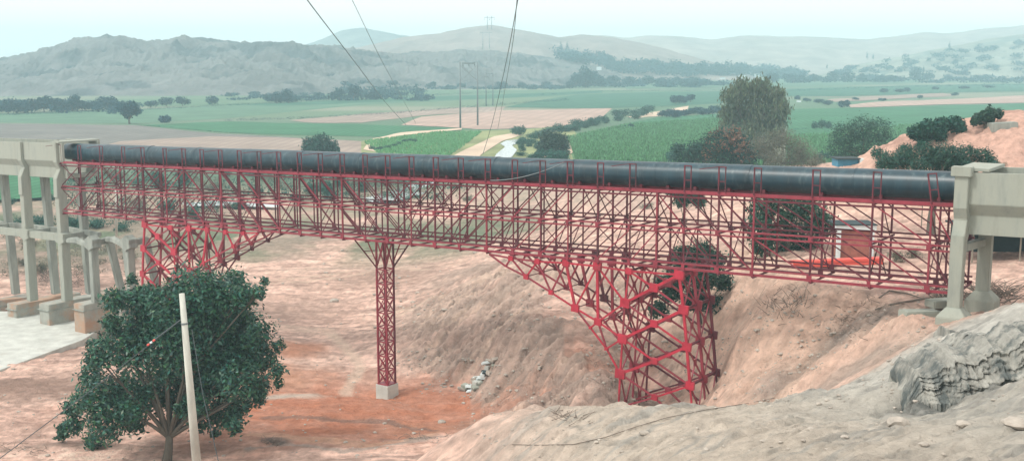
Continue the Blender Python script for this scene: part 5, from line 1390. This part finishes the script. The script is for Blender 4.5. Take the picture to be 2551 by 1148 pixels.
# scattered clods and pebbles over the near ground: nobody could count them
rg = np.random.default_rng(91); V = []; Fc = []; o = 0
base = np.array([[v.co[:] for v in m.vertices] for m in STM1]); tri = [[tuple(p.vertices) for p in m.polygons] for m in STM1]
for k in range(5600):
    zone = rg.random()
    if zone < .12: px, py = rg.uniform(1150, 2551), rg.uniform(880, 1148)
    elif zone < .75: px, py = rg.uniform(980, 2350), rg.uniform(680, 1000)
    else: px, py = rg.uniform(0, 1250), rg.uniform(620, 1148)
    if vnoise(px * .012, py * .02) < .42: continue
    P = hit(px, py)
    if P.y > 170: continue
    r = (.025 + .09 * rg.random() ** 5) * (P.y / 45) ** .8
    i = k % 4; m = base[i] * r * np.array([1, rg.uniform(.7, 1.2), .9]); a = rg.uniform(0, 6.28); ca_, sa_ = math.cos(a), math.sin(a)
    m = np.stack([m[:, 0] * ca_ - m[:, 1] * sa_, m[:, 0] * sa_ + m[:, 1] * ca_, m[:, 2]], 1) + np.array([P.x, P.y, P.z + r * .15])
    V.append(m); Fc += [tuple(x + o for x in f) for f in tri[i]]; o += len(m)
me = bpy.data.meshes.new('loose_stones'); me.from_pydata(np.concatenate(V).tolist(), [], Fc); me.materials.append(ROCK)
tag(link('loose_stones', me), kind='stuff')
# dead branches round the legs on the right, dry scrub on the slopes
def twigs(name, spots, n, ln, r, seed, lay=.5):
    rg = random.Random(seed); q = MB()
    for k in range(n):
        cx, cy, rx, ry = rg.choice(spots)
        P = hit(rg.gauss(cx, rx), rg.gauss(cy, ry)); a = rg.uniform(0, 6.28); L = ln * rg.uniform(.4, 1.3)
        d = Vector((math.cos(a), math.sin(a), rg.uniform(0, 1) * lay)).normalized()
        m = P + d * L * .5 + Vector((rg.gauss(0, .1), rg.gauss(0, .1), .08)) * L
        q.tube([P + UP * .02, m, P + d * L + UP * .05], [r, r * .7, r * .3], 4, cap=False)
    tag(q.build(name, TWIG), kind='stuff')
twigs('dry_branches', [(2490, 735, 26, 12), (2440, 745, 16, 8), (2360, 745, 14, 8)], 260, 1.3, .03, 31, .9)
twigs('dry_brush', [(2150, 770, 30, 26), (2110, 820, 18, 16), (1420, 1040, 24, 8), (680, 1102, 10, 4), (1050, 1088, 40, 4), (60, 1120, 40, 8), (1480, 900, 40, 40)], 260, .55, .018, 32, .6)
twigs('dry_brush', [(200, 690, 12, 22), (110, 690, 10, 16), (1960, 760, 30, 20)], 240, .9, .02, 33, 1.4)
for k, (pl) in enumerate([[(2190, 745), (2215, 728), (2260, 735), (2300, 748)], [(2180, 775), (2220, 762), (2290, 750), (2330, 742)]]):
    P = [hit(*p) + UP * .1 for p in pl]
    tag(MB().tube(P, [.05, .06, .06, .03], 6).build('dead_branch', TWIG), ['upper', 'lower'][k] + ' of two long dead branches lying on the sand by the right hand leg', 'branch')
HP = [(1275, 1108), (1340, 1110), (1430, 1108), (1510, 1090), (1580, 1066), (1660, 1042), (1760, 1022), (1850, 1008), (1930, 992)]
P = [hit(float(np.interp(t, range(len(HP)), [p[0] for p in HP])), float(np.interp(t, range(len(HP)), [p[1] for p in HP]))) + UP * .04 for t in np.linspace(0, len(HP) - 1, 160)]
tag(MB().tube(P, .014, 6).build('ground_hose', TWIG, smooth=True), 'thin dark hose lying across the grey foreground slope', 'hose')
# drifting smoke from a field fire far off
sp = atZ(1985, 178, PLAIN)
sk = MB().tube([sp, sp + Vector((8, 0, 9)), sp + Vector((24, 0, 17)), sp + Vector((60, 0, 24))], [4, 7, 11, 15], 14).build('smoke', WHITE)
sk.data.materials.clear(); sm_ = bpy.data.materials.new('smoke'); sm_.use_nodes = True; nn = sm_.node_tree.nodes; nn.remove(nn['Principled BSDF'])
vv = nn.new('ShaderNodeVolumePrincipled'); vv.inputs['Density'].default_value = .03; vv.inputs['Color'].default_value = (.92, .96, 1, 1)
sm_.node_tree.links.new(vv.outputs['Volume'], nn['Material Output'].inputs['Volume']); sk.data.materials.append(sm_); tag(sk, kind='stuff')

# ------------------------------------------------------------------ look-alikes told apart by their place in the row
ORDW = ['first', 'second', 'third', 'fourth', 'fifth', 'sixth', 'seventh', 'eighth', 'ninth', 'tenth', 'eleventh', 'twelfth', 'thirteenth', 'fourteenth', 'fifteenth', 'sixteenth', 'seventeenth', 'eighteenth', 'nineteenth', 'twentieth',
        'twenty-first', 'twenty-second', 'twenty-third', 'twenty-fourth', 'twenty-fifth', 'twenty-sixth', 'twenty-seventh', 'twenty-eighth']
same = {}
for o in SC.objects:
    if o.parent is None and 'label' in o and o.get('group') and o.get('category') in ('bush', 'stone', 'house', 'tree'):
        same.setdefault(o['label'], []).append(o)
for lab, obs in same.items():
    if len(obs) < 2: continue
    obs.sort(key=lambda o: proj(o.matrix_basis.translation)[0])
    for k, o in enumerate(obs[:len(ORDW)]):
        o['label'] = ' '.join(lab.split()[:12]) + ', ' + ORDW[k] + ' from the left'
